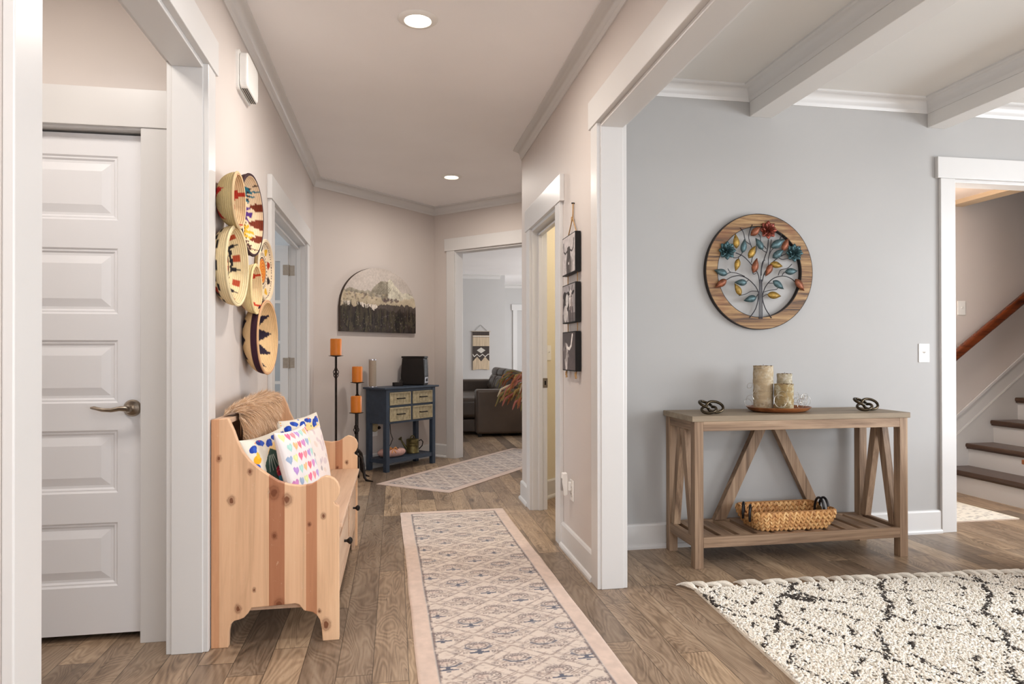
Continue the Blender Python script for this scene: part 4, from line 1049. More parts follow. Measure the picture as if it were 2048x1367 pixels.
def f6(S, R, T, R_, rb):
    C = np.zeros(R.shape+(3,)); C[:] = (224, 190, 142); q = quant(R/R_, .03); ph = np.abs(((T/(2*PI)*10+.3) % 1)-.5)*2
    C[(S == 1) & (q > .56) & (q < .92) & (ph < (.94-q)/.34)] = (40, 30, 48)
    C[(S == 1) & (np.abs(R/R_-.53) < .055)] = (172, 46, 28); C[(S == 1) & (np.abs(R/R_-.47) < .015)] = (214, 160, 110)
    C[(S == 1) & (q < .36) & (ph < .35) & (q > .12)] = (44, 34, 44)
    C[(S == 0) & (q > .64) & (q < .86) & (ph < (.88-q)/.26)] = (44, 32, 44); C[(S == 0) & (np.abs(R/R_-.58) < .05)] = (168, 44, 30); C[(S == 0) & (R/R_ < .5)] = (120, 36, 34)
    C[(R > R_*.965) & (S != 2)] = (62, 34, 48); C[S == 2] = (206, 160, 120); return C
basket('small deep straw basket with dark red stepped diamonds, topmost and nearest on the wall', 3.01, 1.798, .116, .078, .045, .0, f1, 1)
basket('large shallow basket with black rim and teal, purple and gold star motifs', 3.34, 1.800, .188, .066, .125, -.075, f2, 2)
basket('cream basket with thick pale rim and black stepped blocks, left of the others', 3.04, 1.525, .168, .066, .125, -.05, blocks, 3)
basket('small deep cream basket with red diamonds and a teal stripe, between two larger baskets', 3.40, 1.460, .117, .074, .045, -.02, f4, 4)
basket('flat pale basket with an orange spiral centre, half hidden behind its neighbours', 3.90, 1.605, .168, .030, .12, -.06, f5, 5)
basket('large bowl basket with black triangles around a red ring, lowest on the wall', 3.585, 1.232, .184, .095, .085, -.085, f6, 6)

# ================================================================== MOUNTAIN PAINTING (arched canvas)
def painting():
    W_, Hh = 1.03, .645; c = Cv(W_, Hh, .0035, (196, 186, 178)); X, Y = c.X/W_, c.Y/Hh; n1 = vnoise(c.nx, c.ny, 5, 5, 31, 4); n2 = vnoise(c.nx, c.ny, 30, 14, 32, 3)
    c.A[:] = np.array((190, 180, 172.))+(n1[..., None]-.5)*34
    ridge = .62+.0*X
    xs = [0, .12, .25, .38, .50, .57, .64, .70, .80, .90, 1.0]; ys = [.62, .66, .62, .64, .82, .80, .84, .74, .64, .66, .56]
    rg = np.interp(X, xs, ys)+(n2-.5)*.03; m = Y < rg
    body = np.array((150, 142, 126.))+(n2[..., None]-.5)*70; c.A[m] = body[m]
    pe = (X > .60) & (Y < .84-(X-.62)*.72+(n2-.5)*.05) & (Y > .42+(X-.62)*.06) & m; c.A[pe] = (np.array((204, 198, 180.))+(n2[..., None]-.5)*50)[pe]
    for k in range(9): x0 = .46+k*.016; c.line([((x0+.06)*W_, (.80-k*.012)*Hh), ((x0-.02)*W_, (.62-k*.01)*Hh)], .008, (110, 104, 90), .6)
    for k in range(8): c.line([((.67+.03*k)*W_, (.72-.034*k)*Hh), ((.69+.03*k)*W_, (.66-.034*k)*Hh)], .007, (120, 112, 104), .6)
    m2 = Y < .56+.05*np.sin(X*6+1)+(n2-.5)*.06; c.A[m2] = (np.array((186, 172, 148.))+(n1[..., None]-.5)*70)[m2]
    R = random.Random(3)
    for k in range(60): x, y = R.uniform(.04, .62), R.uniform(.50, .60); c.ell(x*W_, y*Hh, .014, .008, R.choice([(120, 104, 100), (96, 86, 74), (168, 150, 120)]), .5)
    for k in range(28): c.ell(R.uniform(.55, .74)*W_, R.uniform(.46, .54)*Hh, .013, .010, (92, 76, 72), .6)
    mw = (Y < .47-.10*X) & (X > .03) & (X < .86) & (Y > .36-.10*X); c.A[mw & ((X < .12) | (X > .20))] = (216, 206, 194)
    m3 = (Y < .445+(n2-.5)*.07) & (X > .50+(n1-.5)*.2) & (Y > .2); c.A[m3] = (np.array((86, 76, 70.))+(n2[..., None]-.5)*30)[m3]
    c.ell(.83*W_, .285*Hh, .045, .018, (220, 214, 206)); c.ell(.965*W_, .25*Hh, .02, .014, (206, 200, 196))
    fo = Y < .40-.10*np.clip(X-.12, 0, .5)+(n2-.5)*.12; c.A[fo] = (np.array((58, 48, 42.))+(n2[..., None]-.5)*36)[fo]
    for k in range(230):
        x = R.random(); top = .42-.13*min(max(x-.12, 0), .5)+R.uniform(-.12, .09) if R.random() < .6 else R.uniform(.08, .35); h_ = R.uniform(.14, .30); wv = R.uniform(.010, .020)
        q = R.choice([(38, 32, 26), (52, 46, 34), (30, 26, 24), (66, 58, 44), (60, 52, 50), (78, 70, 54)])
        c.poly([(x*W_, top*Hh), ((x-wv)*W_, (top-h_)*Hh), ((x+wv)*W_, (top-h_)*Hh)], q, .8)
    for k in range(90): c.ell(R.random()*W_, R.uniform(.03, .30)*Hh, .004, .006, R.choice([(150, 140, 120), (110, 120, 70), (140, 128, 136)]), .6)
    # loose brushwork: neighbouring paint dragged along a noise field
    wx = ((vnoise(c.nx, c.ny, 26, 16, 61, 3)-.5)*9).astype(int); wy = ((vnoise(c.nx, c.ny, 30, 12, 62, 3)-.5)*11).astype(int)
    jj, ii = np.mgrid[0:c.ny, 0:c.nx]; c.A = c.A[np.clip(jj+wy, 0, c.ny-1), np.clip(ii+wx, 0, c.nx-1)]*(.93+.14*vnoise(c.nx, c.ny, 80, 50, 63, 2))[..., None]
    t = thing('mountain_painting', 'arched canvas painting of a mountain above dark fir trees, on the angled wall', 'painting', tuple((A+U*.80).to_3d()+Vector((0, 0, 1.357))), PI/4)
    q0 = .37
    sp = q0; hw = W_/2
    def topz(x): 
        v = np.clip(1-(np.abs(x-hw)/hw)**2.05, 0, 1); return sp*Hh+.0+(1-sp)*Hh*v**.5
    tz = topz(c.X); P = np.stack([c.X-hw, np.full(c.X.shape, -.032), np.minimum(c.Y, tz)], -1)
    keep = (c.Y[:-1, :-1] <= tz[:-1, :-1])|(c.Y[:-1, 1:] <= tz[:-1, 1:])
    grid_obj('printed_face', c.A, P, VCG, t, keep=keep, smooth=False)
    m = MB(); xs_ = np.linspace(0, W_, 60); pl = [(0-hw, 0)]+[(x-hw, float(topz(np.array(x)))) for x in xs_]+[(hw, 0)]
    m.prism([(a, b) for a, b in pl], 'y', -.0315, 0); m.build('canvas_edge', plain('canvas_edge_dark', (70, 58, 50), .7), t)
painting()

# ================================================================== COW PICTURE TRIPTYCH
def cow_pictures():
    BK = plain('black_frame', (14, 11, 11), .55, 0, .3)
    W_, Hh = .205, .215
    def cow1(c):
        c.A[:] = (186, 178, 176); c.poly([(.07, 0), (.062, .06), (.078, .11), (.088, .145), (.118, .145), (.130, .11), (.146, .06), (.14, 0)], (74, 66, 64)); c.ell(.103, .125, .026, .030, (60, 52, 52))
        c.line([(.09, .135), (.05, .12), (.025, .135), (.018, .185)], .009, (50, 44, 46)); c.line([(.116, .135), (.156, .12), (.18, .135), (.187, .185)], .009, (50, 44, 46))
        for k in range(16): x = .082+.0027*k; c.line([(x, .15), (x+random.uniform(-.006, .006), .08)], .0035, random.choice([(40, 34, 34), (110, 100, 96), (84, 76, 74)]))
        c.ell(.103, .058, .014, .012, (98, 90, 88)); c.poly([(.097, .05), (.109, .05), (.109, .062), (.097, .062)], (226, 222, 220)); c.ell(.14, .04, .03, .05, (120, 112, 108), .5)
    def cow2(c):
        c.A[:] = (150, 144, 144); c.A[c.Y < .05] = (104, 98, 98); c.ell(.06, .10, .052, .075, (60, 54, 54)); c.ell(.05, .05, .03, .05, (190, 184, 180)); c.ell(.035, .155, .028, .026, (44, 38, 38)); c.ell(.075, .125, .022, .04, (200, 196, 192))
        c.ell(.135, .13, .030, .055, (204, 198, 194)); c.ell(.148, .11, .014, .06, (150, 140, 138)); c.ell(.136, .075, .018, .016, (110, 100, 98)); c.ell(.10, .165, .022, .010, (36, 30, 30), 1, -.4); c.ell(.172, .165, .022, .010, (36, 30, 30), 1, .4)
        c.line([(.118, .18), (.108, .205)], .007, (60, 50, 50)); c.line([(.152, .18), (.164, .205)], .007, (60, 50, 50)); c.ell(.122, .145, .005, .006, (20, 16, 16)); c.ell(.150, .145, .005, .006, (20, 16, 16))
        c.ell(.12, .03, .03, .04, (86, 78, 78)); c.line([(.09, 0), (.085, .06)], .012, (206, 200, 196)); c.line([(.17, .0), (.165, .08)], .014, (70, 62, 62))
    def cow3(c):
        c.A[:] = (84, 76, 76); c.A *= (1+.5*(c.Y/.215-.5)*-.4)[..., None]; c.ell(.055, .12, .038, .036, (190, 182, 178)); c.ell(.06, .07, .026, .06, (170, 162, 158)); c.ell(.04, .11, .02, .05, (110, 102, 100)); c.ell(.062, .02, .016, .03, (196, 188, 184)); c.ell(.05, .125, .006, .006, (20, 16, 16))
        c.line([(.075, .128), (.115, .122), (.140, .140), (.152, .175), (.160, .20)], .017, (226, 220, 214)); c.line([(.150, .17), (.162, .205)], .009, (236, 232, 226)); c.ell(.088, .085, .018, .010, (150, 142, 138), 1, -.6)
    names = ('highland_cow_print', 'cow_pair_print', 'longhorn_print'); zc = (1.700, 1.427, 1.160)
    labs = ('black framed cow head photograph with long horns, top of the rope hung trio', 'black framed photograph of two spotted cows, middle of the rope hung trio', 'black framed dark photograph of a single curved white horn, bottom of the trio')
    t = thing('cow_picture_trio', 'three black framed cow photographs strung on one knotted rope on the right hall wall', 'pictures', (XR, 3.665, 0), -PI/2)
    for k, fn in enumerate((cow1, cow2, cow3)):
        c = Cv(W_, Hh, .0022, (150, 150, 150)); fn(c); n = vnoise(c.nx, c.ny, 14, 14, 50+k, 3); c.A *= (1+.25*(n-.5))[..., None]
        h_ = Hh/2+.004; hw = W_/2+.062
        W2 = .285/2; H2 = Hh/2+.002
        f = MB().box(-W2, W2, -.034, -.004, zc[k]-H2, zc[k]+H2).build('frame', BK, t, bevel=.0015); f['label'] = labs[k]
        P = np.stack([(c.X/W_-.5)*(W2*2-.012), np.full(c.X.shape, -.0348), (c.Y/Hh-.5)*(H2*2-.012)+zc[k]], -1); grid_obj('photo_print', c.A, P, VCG, f, smooth=False)
    RP = plain('rope_tan', (172, 136, 92), .85, bstr=.4, scale=200)
    m = MB(); m.tube([(0, -.008, 1.985), (0.002, -.010, 1.90)], .0042, 8); m.tube([(.004, -.008, 1.985), (.006, -.012, 1.90)], .003, 6); m.tube([(0, -.012, 1.905), (-.098, -.014, 1.802)], .0035, 8); m.tube([(0.004, -.012, 1.905), (.102, -.014, 1.802)], .0035, 8)
    for k in range(6): a = k*PI/3; m.tube([(.009*math.cos(a), -.011, 1.900+.009*math.sin(a)), (.011*math.cos(a+1), -.016, 1.900+.011*math.sin(a+1))], .004, 6)
    m.build('hanging_rope', RP, t, smooth=True)
    for x in (-.10, .104):
        MB().tube([(x, -.012, 1.60), (x, -.012, 1.50)], .003, 6).build('rope_strand', RP, t); MB().tube([(x, -.012, 1.33), (x, -.012, 1.24)], .003, 6).build('rope_strand', RP, t); m = MB()
        m.tube([(x, -.018, 1.055), (x+.005, -.022, 1.035), (x-.008, -.024, 1.025), (x-.012, -.022, 1.04), (x+.006, -.026, 1.045), (x+.012, -.022, 1.012)], .004, 6); m.tube([(x, -.02, 1.035), (x-.010, -.022, 1.01)], .0035, 6)
        m.build('rope_strand', RP, t, smooth=True)
    MB().cyl(.004, -.018, 0, 10, (.002, 0, 1.988), 'y').build('nail', BLACKM, t)
cow_pictures()

# ================================================================== ROUND TREE ART
def tree_disc():
    R_ = .348; c0 = (2.178, TW, 1.640)
    t = thing('tree_wall_art', 'round wooden ring wall art with a metal flower tree inside, above the console table', 'wall art', c0)
    ri = .277
    m, nt, b = newmat('charred_slats'); co = coords(nt, (2.2, 1, 46)); n1 = noise(nt, co, 1, 5, .65, .6); n2 = noise(nt, coords(nt, (3, 1, 9)), 1, 3, .5)
    col = ramp(nt, n1, [(.32, (54, 34, 20)), (.42, (112, 78, 46)), (.56, (152, 118, 76)), (.72, (186, 154, 108))]); mk = ramp(nt, n2, [(.56, 0.0), (.68, 1.0)])
    col = mixc(nt, math_(nt, 'MULTIPLY', mk, .6), col, (110, 50, 22))
    nt.links.new(col, b.inputs['Base Color']); b.inputs['Roughness'].default_value = .6; bump(nt, b, n1, .5, .004)
    MB().lathe([(ri, -.030), (ri, -.003), (R_, -.003), (R_, -.030), (R_-.001, -.032), (ri+.001, -.032), (ri, -.030)], 96, (0, 0, 0), 'y', close=False).build('wooden_ring', m, t, smooth=True)
    IR = plain('ring_iron', (40, 30, 24), .5, .5)
    MB().lathe([(R_, -.031), (R_+.003, -.031), (R_+.003, -.001), (R_, -.001), (R_, -.031)], 96, (0, 0, 0), 'y', close=False).build('outer_band', IR, t, smooth=True)
    MB().lathe([(ri-.003, -.031), (ri, -.031), (ri, -.001), (ri-.003, -.001), (ri-.003, -.031)], 96, (0, 0, 0), 'y', close=False).build('inner_band', IR, t, smooth=True)
    # picture coordinates of the 1316x1367 study: centre (690,680), ring outer radius 545
    sx_, sz_ = .348/545, .348/585
    def q(px, py, d=.034): return ((px-690)*sx_, -d, -(py-680)*sz_)
    def spl(pts, n=6):
        P = [Vector(p) for p in pts]; P = [P[0]*2-P[1]]+P+[P[-1]*2-P[-2]]; out = []
        for i in range(1, len(P)-2):
            for k in range(n):
                u = k/n; out.append(.5*((2*P[i])+(P[i+1]-P[i-1])*u+(2*P[i-1]-5*P[i]+4*P[i+1]-P[i+2])*u*u+(-P[i-1]+3*P[i]-3*P[i+1]+P[i+2])*u**3))
        out.append(P[-2]); return out
    ST = plain('stem_metal', (52, 50, 54), .4, .7)
    trunk = MB(); Q = lambda L, d=.034: spl([q(x, y, d) for x, y in L])
    for dx in (-12, -2, 10, 20): trunk.tube([q(690+dx, 1160), q(690+dx, 900), q(692+dx*.7, 760)], .0022, 7)
    trunk.tube(Q([(580, 1150), (640, 1060), (668, 960), (672, 880)]), .003, 7); trunk.tube(Q([(805, 1150), (745, 1060), (715, 970), (712, 900)]), .003, 7)
    trunk.build('trunk_wires', ST, t, smooth=True)
    branches = [[(675, 900), (640, 830), (560, 755), (480, 725), (400, 740), (330, 780)], [(712, 920), (745, 830), (820, 750), (920, 720), (1000, 740), (1055, 780)],
                [(684, 800), (665, 700), (600, 610), (520, 530), (440, 495)], [(710, 780), (735, 690), (800, 600), (880, 530), (955, 492)],
                [(700, 720), (705, 640), (735, 540), (765, 450), (775, 350)], [(692, 760), (700, 650), (715, 580), (740, 560)],
                [(530, 730), (450, 700), (385, 690), (360, 655)], [(875, 715), (900, 660), (970, 640), (1020, 595)],
                [(665, 880), (600, 880), (540, 910), (470, 928)], [(720, 890), (780, 870), (850, 860), (872, 845)], [(666, 910), (650, 935), (632, 955)], [(715, 935), (745, 915), (770, 910)],
                [(600, 590), (610, 540), (645, 480), (652, 400)], [(605, 440), (575, 350), (580, 280), (612, 205)], [(585, 405), (540, 370), (520, 290), (490, 240)],
                [(755, 450), (700, 380), (690, 320), (665, 290)], [(760, 485), (720, 465), (700, 440)], [(775, 610), (775, 540), (800, 470), (840, 425)], [(780, 520), (795, 440), (805, 350)],
                [(890, 350), (905, 320), (905, 290)], [(920, 365), (940, 330), (950, 315)], [(495, 520), (450, 545), (415, 545)], [(500, 475), (503, 500), (470, 540), (468, 570)], [(880, 535), (920, 550), (975, 540)], [(905, 490), (915, 520)], [(610, 680), (620, 705), (645, 700)], [(725, 720), (740, 700)], [(535, 795), (570, 768)], [(780, 795), (820, 795)], [(340, 712), (385, 695)], [(915, 715), (930, 690), (950, 680)]]
    for L in branches: MB().tube(Q(L), .0022 if len(L) < 5 else .0028, 6).build('branch', ST, t, smooth=True)
    TEAL = plain('leaf_teal', (74, 96, 100), .5, .5, .5, .2, 50, .3); GOLD = plain('leaf_gold', (146, 116, 52), .5, .5, .5, .25, 50, .3); RUST = plain('leaf_rust', (126, 74, 50), .5, .5, .5, .2, 50, .3)
    leaves = [(438, 380, 60, 95, 'g'), (515, 425, 58, 80, 't'), (600, 485, 60, 60, 'g'), (640, 270, 60, 40, 'r'), (675, 400, 60, 125, 't'), (865, 390, 70, 30, 't'), (868, 495, 62, 35, 't'), (945, 400, 62, 65, 'r'),
              (448, 618, 56, 255, 'g'), (632, 620, 64, 75, 'r'), (770, 665, 60, 240, 'r'), (850, 610, 58, -10, 'g'), (285, 695, 60, 165, 't'), (1005, 672, 60, 5, 't'), (285, 810, 62, 215, 'r'), (1092, 810, 64, -50, 'r'),
              (485, 795, 56, 180, 't'), (455, 865, 58, 120, 'g'), (580, 960, 60, 195, 't'), (870, 813, 60, -35, 't'), (828, 920, 64, -5, 'g')]
    for (px, py, L, ang, k) in leaves:
        a = math.radians(ang); n = 9; V_ = []; F = []
        Lm = L*sx_*1.12; 
        for i in range(n+1):
            u = i/n; wv = .52*math.sin(PI*u**.8)**.9*(1-.15*u)
            for j in (-1, 0, 1): V_.append((( (u-.5)*2*Lm), wv*j*Lm, .005*(abs(j))-.004*math.sin(PI*u)))
        for i in range(n):
            for j in range(2): F.append((i*3+j, i*3+j+1, (i+1)*3+j+1, (i+1)*3+j))
        ca, sa = math.cos(a), math.sin(a); c_ = q(px, py, .038)
        W = [(c_[0]+x*ca-y*sa, c_[1]-.006+z_, c_[2]+x*sa+y*ca) for x, y, z_ in V_]
        o = MB().add(W, F).build('leaf', {'t': TEAL, 'g': GOLD, 'r': RUST}[k], t, smooth=True); sd = o.modifiers.new('thick', 'SOLIDIFY'); sd.thickness = .0012
    FT = plain('flower_teal', (52, 78, 82), .4, .6, .5, .3, 40, .3); FR = plain('flower_rust', (112, 50, 36), .4, .5, .5, .3, 40, .3)
    for (px, py, mat, nm) in [(350, 475, FT, 'teal metal flower'), (1040, 482, FT, 'teal metal flower'), (770, 255, FR, 'rust red metal flower')]:
        c_ = q(px, py, .036); m = MB()
        for ring, (np_, rad, tilt, off) in enumerate([(8, .056, .25, 0), (7, .042, .65, .3), (5, .026, 1.05, .1), (3, .014, 1.3, .5)]):
            for k in range(np_):
                a = 2*PI*k/np_+off; n = 5; V_ = []; F = []
                for i in range(n+1):
                    u = i/n; rr_ = rad*(.12+.88*u); wv = rad*.55*math.sin(PI*min(1, u*.85+.1))*(1 if u < .99 else .6); h_ = .010*ring*.5+rr_*math.tan(min(1.2, tilt))*.45*u
                    for j in (-1, 0, 1): V_.append((rr_*math.cos(a)-wv*j*.6*math.sin(a), -h_-abs(j)*.003*(-1), rr_*math.sin(a)+wv*j*.6*math.cos(a)))
                for i in range(n):
                    for j in range(2): F.append((i*3+j, i*3+j+1, (i+1)*3+j+1, (i+1)*3+j))
                m.add([(c_[0]+x, c_[1]-.002+y, c_[2]+z_) for x, y, z_ in V_], F)
        o = m.build('flower', mat, t, smooth=True); o['label'] = nm; sd = o.modifiers.new('thick', 'SOLIDIFY'); sd.thickness = .0012
tree_disc()

# ================================================================== CONSOLE TABLE AND WHAT STANDS ON IT
GW = [(.30, (84, 66, 52)), (.42, (124, 100, 80)), (.55, (156, 130, 106)), (.72, (184, 160, 134))]
GWX = wood('greywash_x', GW, 'x', .55, .3, bstr=.25); GWY = wood('greywash_y', GW, 'y', .55, .3, bstr=.25); GWZ = wood('greywash_z', GW, 'z', .55, .3, bstr=.25)
GWT = wood('greywash_top', [(.28, (98, 84, 68)), (.45, (132, 116, 96)), (.62, (152, 136, 114)), (.8, (166, 150, 128))], 'x', .5, .35, bstr=.25)
def console():
    t = thing('console_table', 'weathered brown wooden console table with slatted shelf against the dining wall', 'console table', (1.555, 3.37, 0))
    L_, D_ = 1.31, .395
    MB().box(0, L_, 0, D_, .783, .813).build('table_top', GWT, t, bevel=.002)
    lx = (.015, L_-.055-.005); ly = (.004, D_-.055)
    for x in (.015, L_-.065):
        for y in ly: MB().box(x, x+.05, y, y+.05, 0, .783).build('leg', GWZ, t, bevel=.002)
    MB().box(.065, L_-.065, .004, .026, .732, .783).build('apron', GWX, t, bevel=.0015)
    MB().box(.065, L_-.065, D_-.027, D_-.005, .732, .783).build('apron', GWX, t, bevel=.0015)
    for x in (.018, L_-.040): MB().box(x, x+.022, .054, D_-.055, .732, .783).build('apron', GWY, t, bevel=.0015)
    MB().box(.065, L_-.065, .004, .032, .110, .166).build('stretcher', GWX, t, bevel=.0015)
    MB().box(.065, L_-.065, D_-.033, D_-.005, .110, .166).build('stretcher', GWX, t, bevel=.0015)
    for x in (.018, L_-.046): MB().box(x, x+.028, .054, D_-.055, .110, .166).build('stretcher', GWY, t, bevel=.0015)
    n = 11; x0, x1 = .07, L_-.07; pitch = (x1-x0)/n
    for k in range(n): MB().box(x0+k*pitch+.012, x0+(k+1)*pitch-.018, .032, D_-.033, .143, .163).build('shelf_slat', GWY, t, bevel=.0015)
    # rear A braces, side V braces
    for s_ in (-1, 1):
        c_ = L_/2; yb = D_-.028
        m = MB().prism([(c_+s_*.355, .166), (c_+s_*.285, .166), (c_+s_*.008, .732), (c_+s_*.078, .732)], 'y', yb-.022, yb+.022).build('rear_brace', GWZ, t, bevel=.0015)
    for x in (.022, L_-.062):
        yc = D_/2
        for s_ in (-1, 1): MB().prism([(yc+s_*.140, .166), (yc+s_*.098, .166), (yc+s_*.001, .70 if s_ < 0 else .70), (yc+s_*.001, .732), (yc+s_*.045, .732)], 'x', x, x+.04).build('side_brace', GWZ, t, bevel=.0015)
console()
TT = .813
def tray():
    t = thing('wooden_tray', 'shallow round wooden tray carrying birch candles on the console table', 'tray', (2.17, 3.56, TT))
    m = MB(); prof = [(0.001, .0), (.115, 0), (.140, .003), (.158, .012), (.172, .028), (.166, .029), (.153, .015), (.141, .008), (.08, .008), (.001, .008)]
    m.lathe(prof, 48, close=False); o = m.build('tray_dish', wood('acacia', [(.3, (84, 44, 22)), (.5, (140, 82, 44)), (.75, (186, 124, 74))], 'x', .35, .5), t, smooth=True); o.scale = (1.08, .86, 1)
tray()
def bark(name, base, dark, lich):
    m, nt, b = newmat(name); co = coords(nt, (6, 6, 40)); n1 = noise(nt, co, 1, 6, .7, .6); n2 = noise(nt, coords(nt, (30, 30, 30)), 1, 5, .7)
    col = ramp(nt, n1, [(.30, dark), (.42, base), (.6, tuple(min(255, v*1.14) for v in base)), (.8, dark)])
    col = mixc(nt, ramp(nt, n2, [(.50, 0.0), (.60, .8)]), col, lich)
    nt.links.new(col, b.inputs['Base Color']); b.inputs['Roughness'].default_value = .85
    bump(nt, b, n1, .8, .006); return m
BK1 = bark('birch_bark_tan', (164, 146, 118), (104, 80, 54), (196, 184, 162)); BK2 = bark('birch_bark_mossy', (138, 118, 80), (84, 64, 38), (190, 184, 160)); BK3 = bark('birch_bark_grey', (160, 150, 128), (62, 54, 44), (206, 200, 186))
WAX = plain('wax_brown', (120, 96, 66), .6)
def log(label, x, y, r, h_, mat, seed):
    t = thing('birch_candle', label, 'candle', (x, y, TT+.0095), 0, 'birch bark candles on the wooden tray')
    R = random.Random(seed); prof = []; n = 24
    m = MB(); ns = 40; vs = []; fs = []
    for i in range(n+1):
        z = h_*i/n; 
        for k in range(ns):
            a = 2*PI*k/ns; rr = r*(1+.012*math.sin(i*1.3+seed)+.012*math.sin(k*.9+i*.6+seed)+R.uniform(-.008, .008)); vs.append((rr*math.cos(a), rr*math.sin(a), z+(.003*math.sin(k*1.7) if i == n else 0)))
    for i in range(n):
        for k in range(ns): fs.append((i*ns+k, i*ns+(k+1) % ns, (i+1)*ns+(k+1) % ns, (i+1)*ns+k))
    fs.append(tuple(reversed(range(ns)))); m.add(vs, fs).build('bark_sleeve', mat, t, smooth=True)
    MB().lathe([(r-.001, h_-.012), (r-.006, h_+.001), (r-.010, h_-.004), (.004, h_-.006)], 32, close=True).build('wax', WAX, t, smooth=True)
    MB().tube([(0, 0, h_-.006), (.001, 0, h_+.008)], .0012, 6).build('wick', BLACKM, t)
log('tallest birch bark candle at the left of the wooden tray', 2.100, 3.603, .055, .252, BK1, 1)
log('shortest birch bark candle at the front of the wooden tray', 2.176, 3.516, .052, .150, BK2, 2)
log('middle height grey birch bark candle behind the shortest one', 2.240, 3.612, .042, .205, BK3, 3)
WR = plain('silver_wire', (206, 200, 190), .3, 1)
R5 = random.Random(12)
t = thing('curly_wire', 'thin silver curly wire tendrils around the birch candles on the tray', 'decoration', (2.17, 3.56, TT+.012))
for k, (x, y, z, sx_, n) in enumerate([(-.155, .01, .0, .035, 1.6), (-.03, -.105, .0, .055, 1.3), (.088, -.072, .0, .02, 2), (.135, -.02, .012, .035, 2.5), (.155, .02, .012, .028, 2.2), (-.15, .03, .09, .032, 1.4), (.125, -.05, .012, .03, 1.8), (.160, .045, .02, .028, 2.4)]):
    pts = []
    for i in range(40):
        u = i/39; a = u*2*PI*n+k; pts.append((x+sx_*(math.cos(a)-math.cos(k))*.7*(1-.3*u), y+.012*math.sin(a*.7), z+sx_*(1+math.sin(a))*.8*(1-.2*u)+.045*u))
    MB().tube(pts, .0009, 5).build('tendril', WR, t, smooth=True)

BRZ = plain('dark_bronze', (70, 60, 46), .28, .9, .5, .25, 30)
def knot(label, x, y, rz):
    t = thing('metal_knot', label, 'ornament', (x, y, TT), rz, 'bronze knots on the console table')
    pts = []
    for i in range(120):
        a = 2*PI*i/120; X_ = (2+1.15*math.cos(3*a))*math.cos(2*a); Y_ = (2+1.15*math.cos(3*a))*math.sin(2*a); Z_ = math.sin(3*a)*1.1
        # turn one lobe to +x and stretch it
        ca = math.radians(0); x_, y_ = X_*math.cos(ca)-Y_*math.sin(ca), X_*math.sin(ca)+Y_*math.cos(ca)
        f = 1.35 if x_ > 0 else .9
        p = Vector((x_*f*.0205-.014, y_*.0185, Z_*.0105)); p.rotate(Matrix.Rotation(math.radians(36), 4, 'X').to_euler()); pts.append(p)
    zm = min(p.z for p in pts)-.0078
    for p in pts: p.z -= zm
    MB().tube(pts, .0078, 12, closed=True).build('knot_loop', BRZ, t, smooth=True)
knot('dark bronze metal knot at the left end of the console table', 1.725, 3.50, .05)
knot('dark bronze metal knot at the right end of the console table', 2.70, 3.52, -.02)

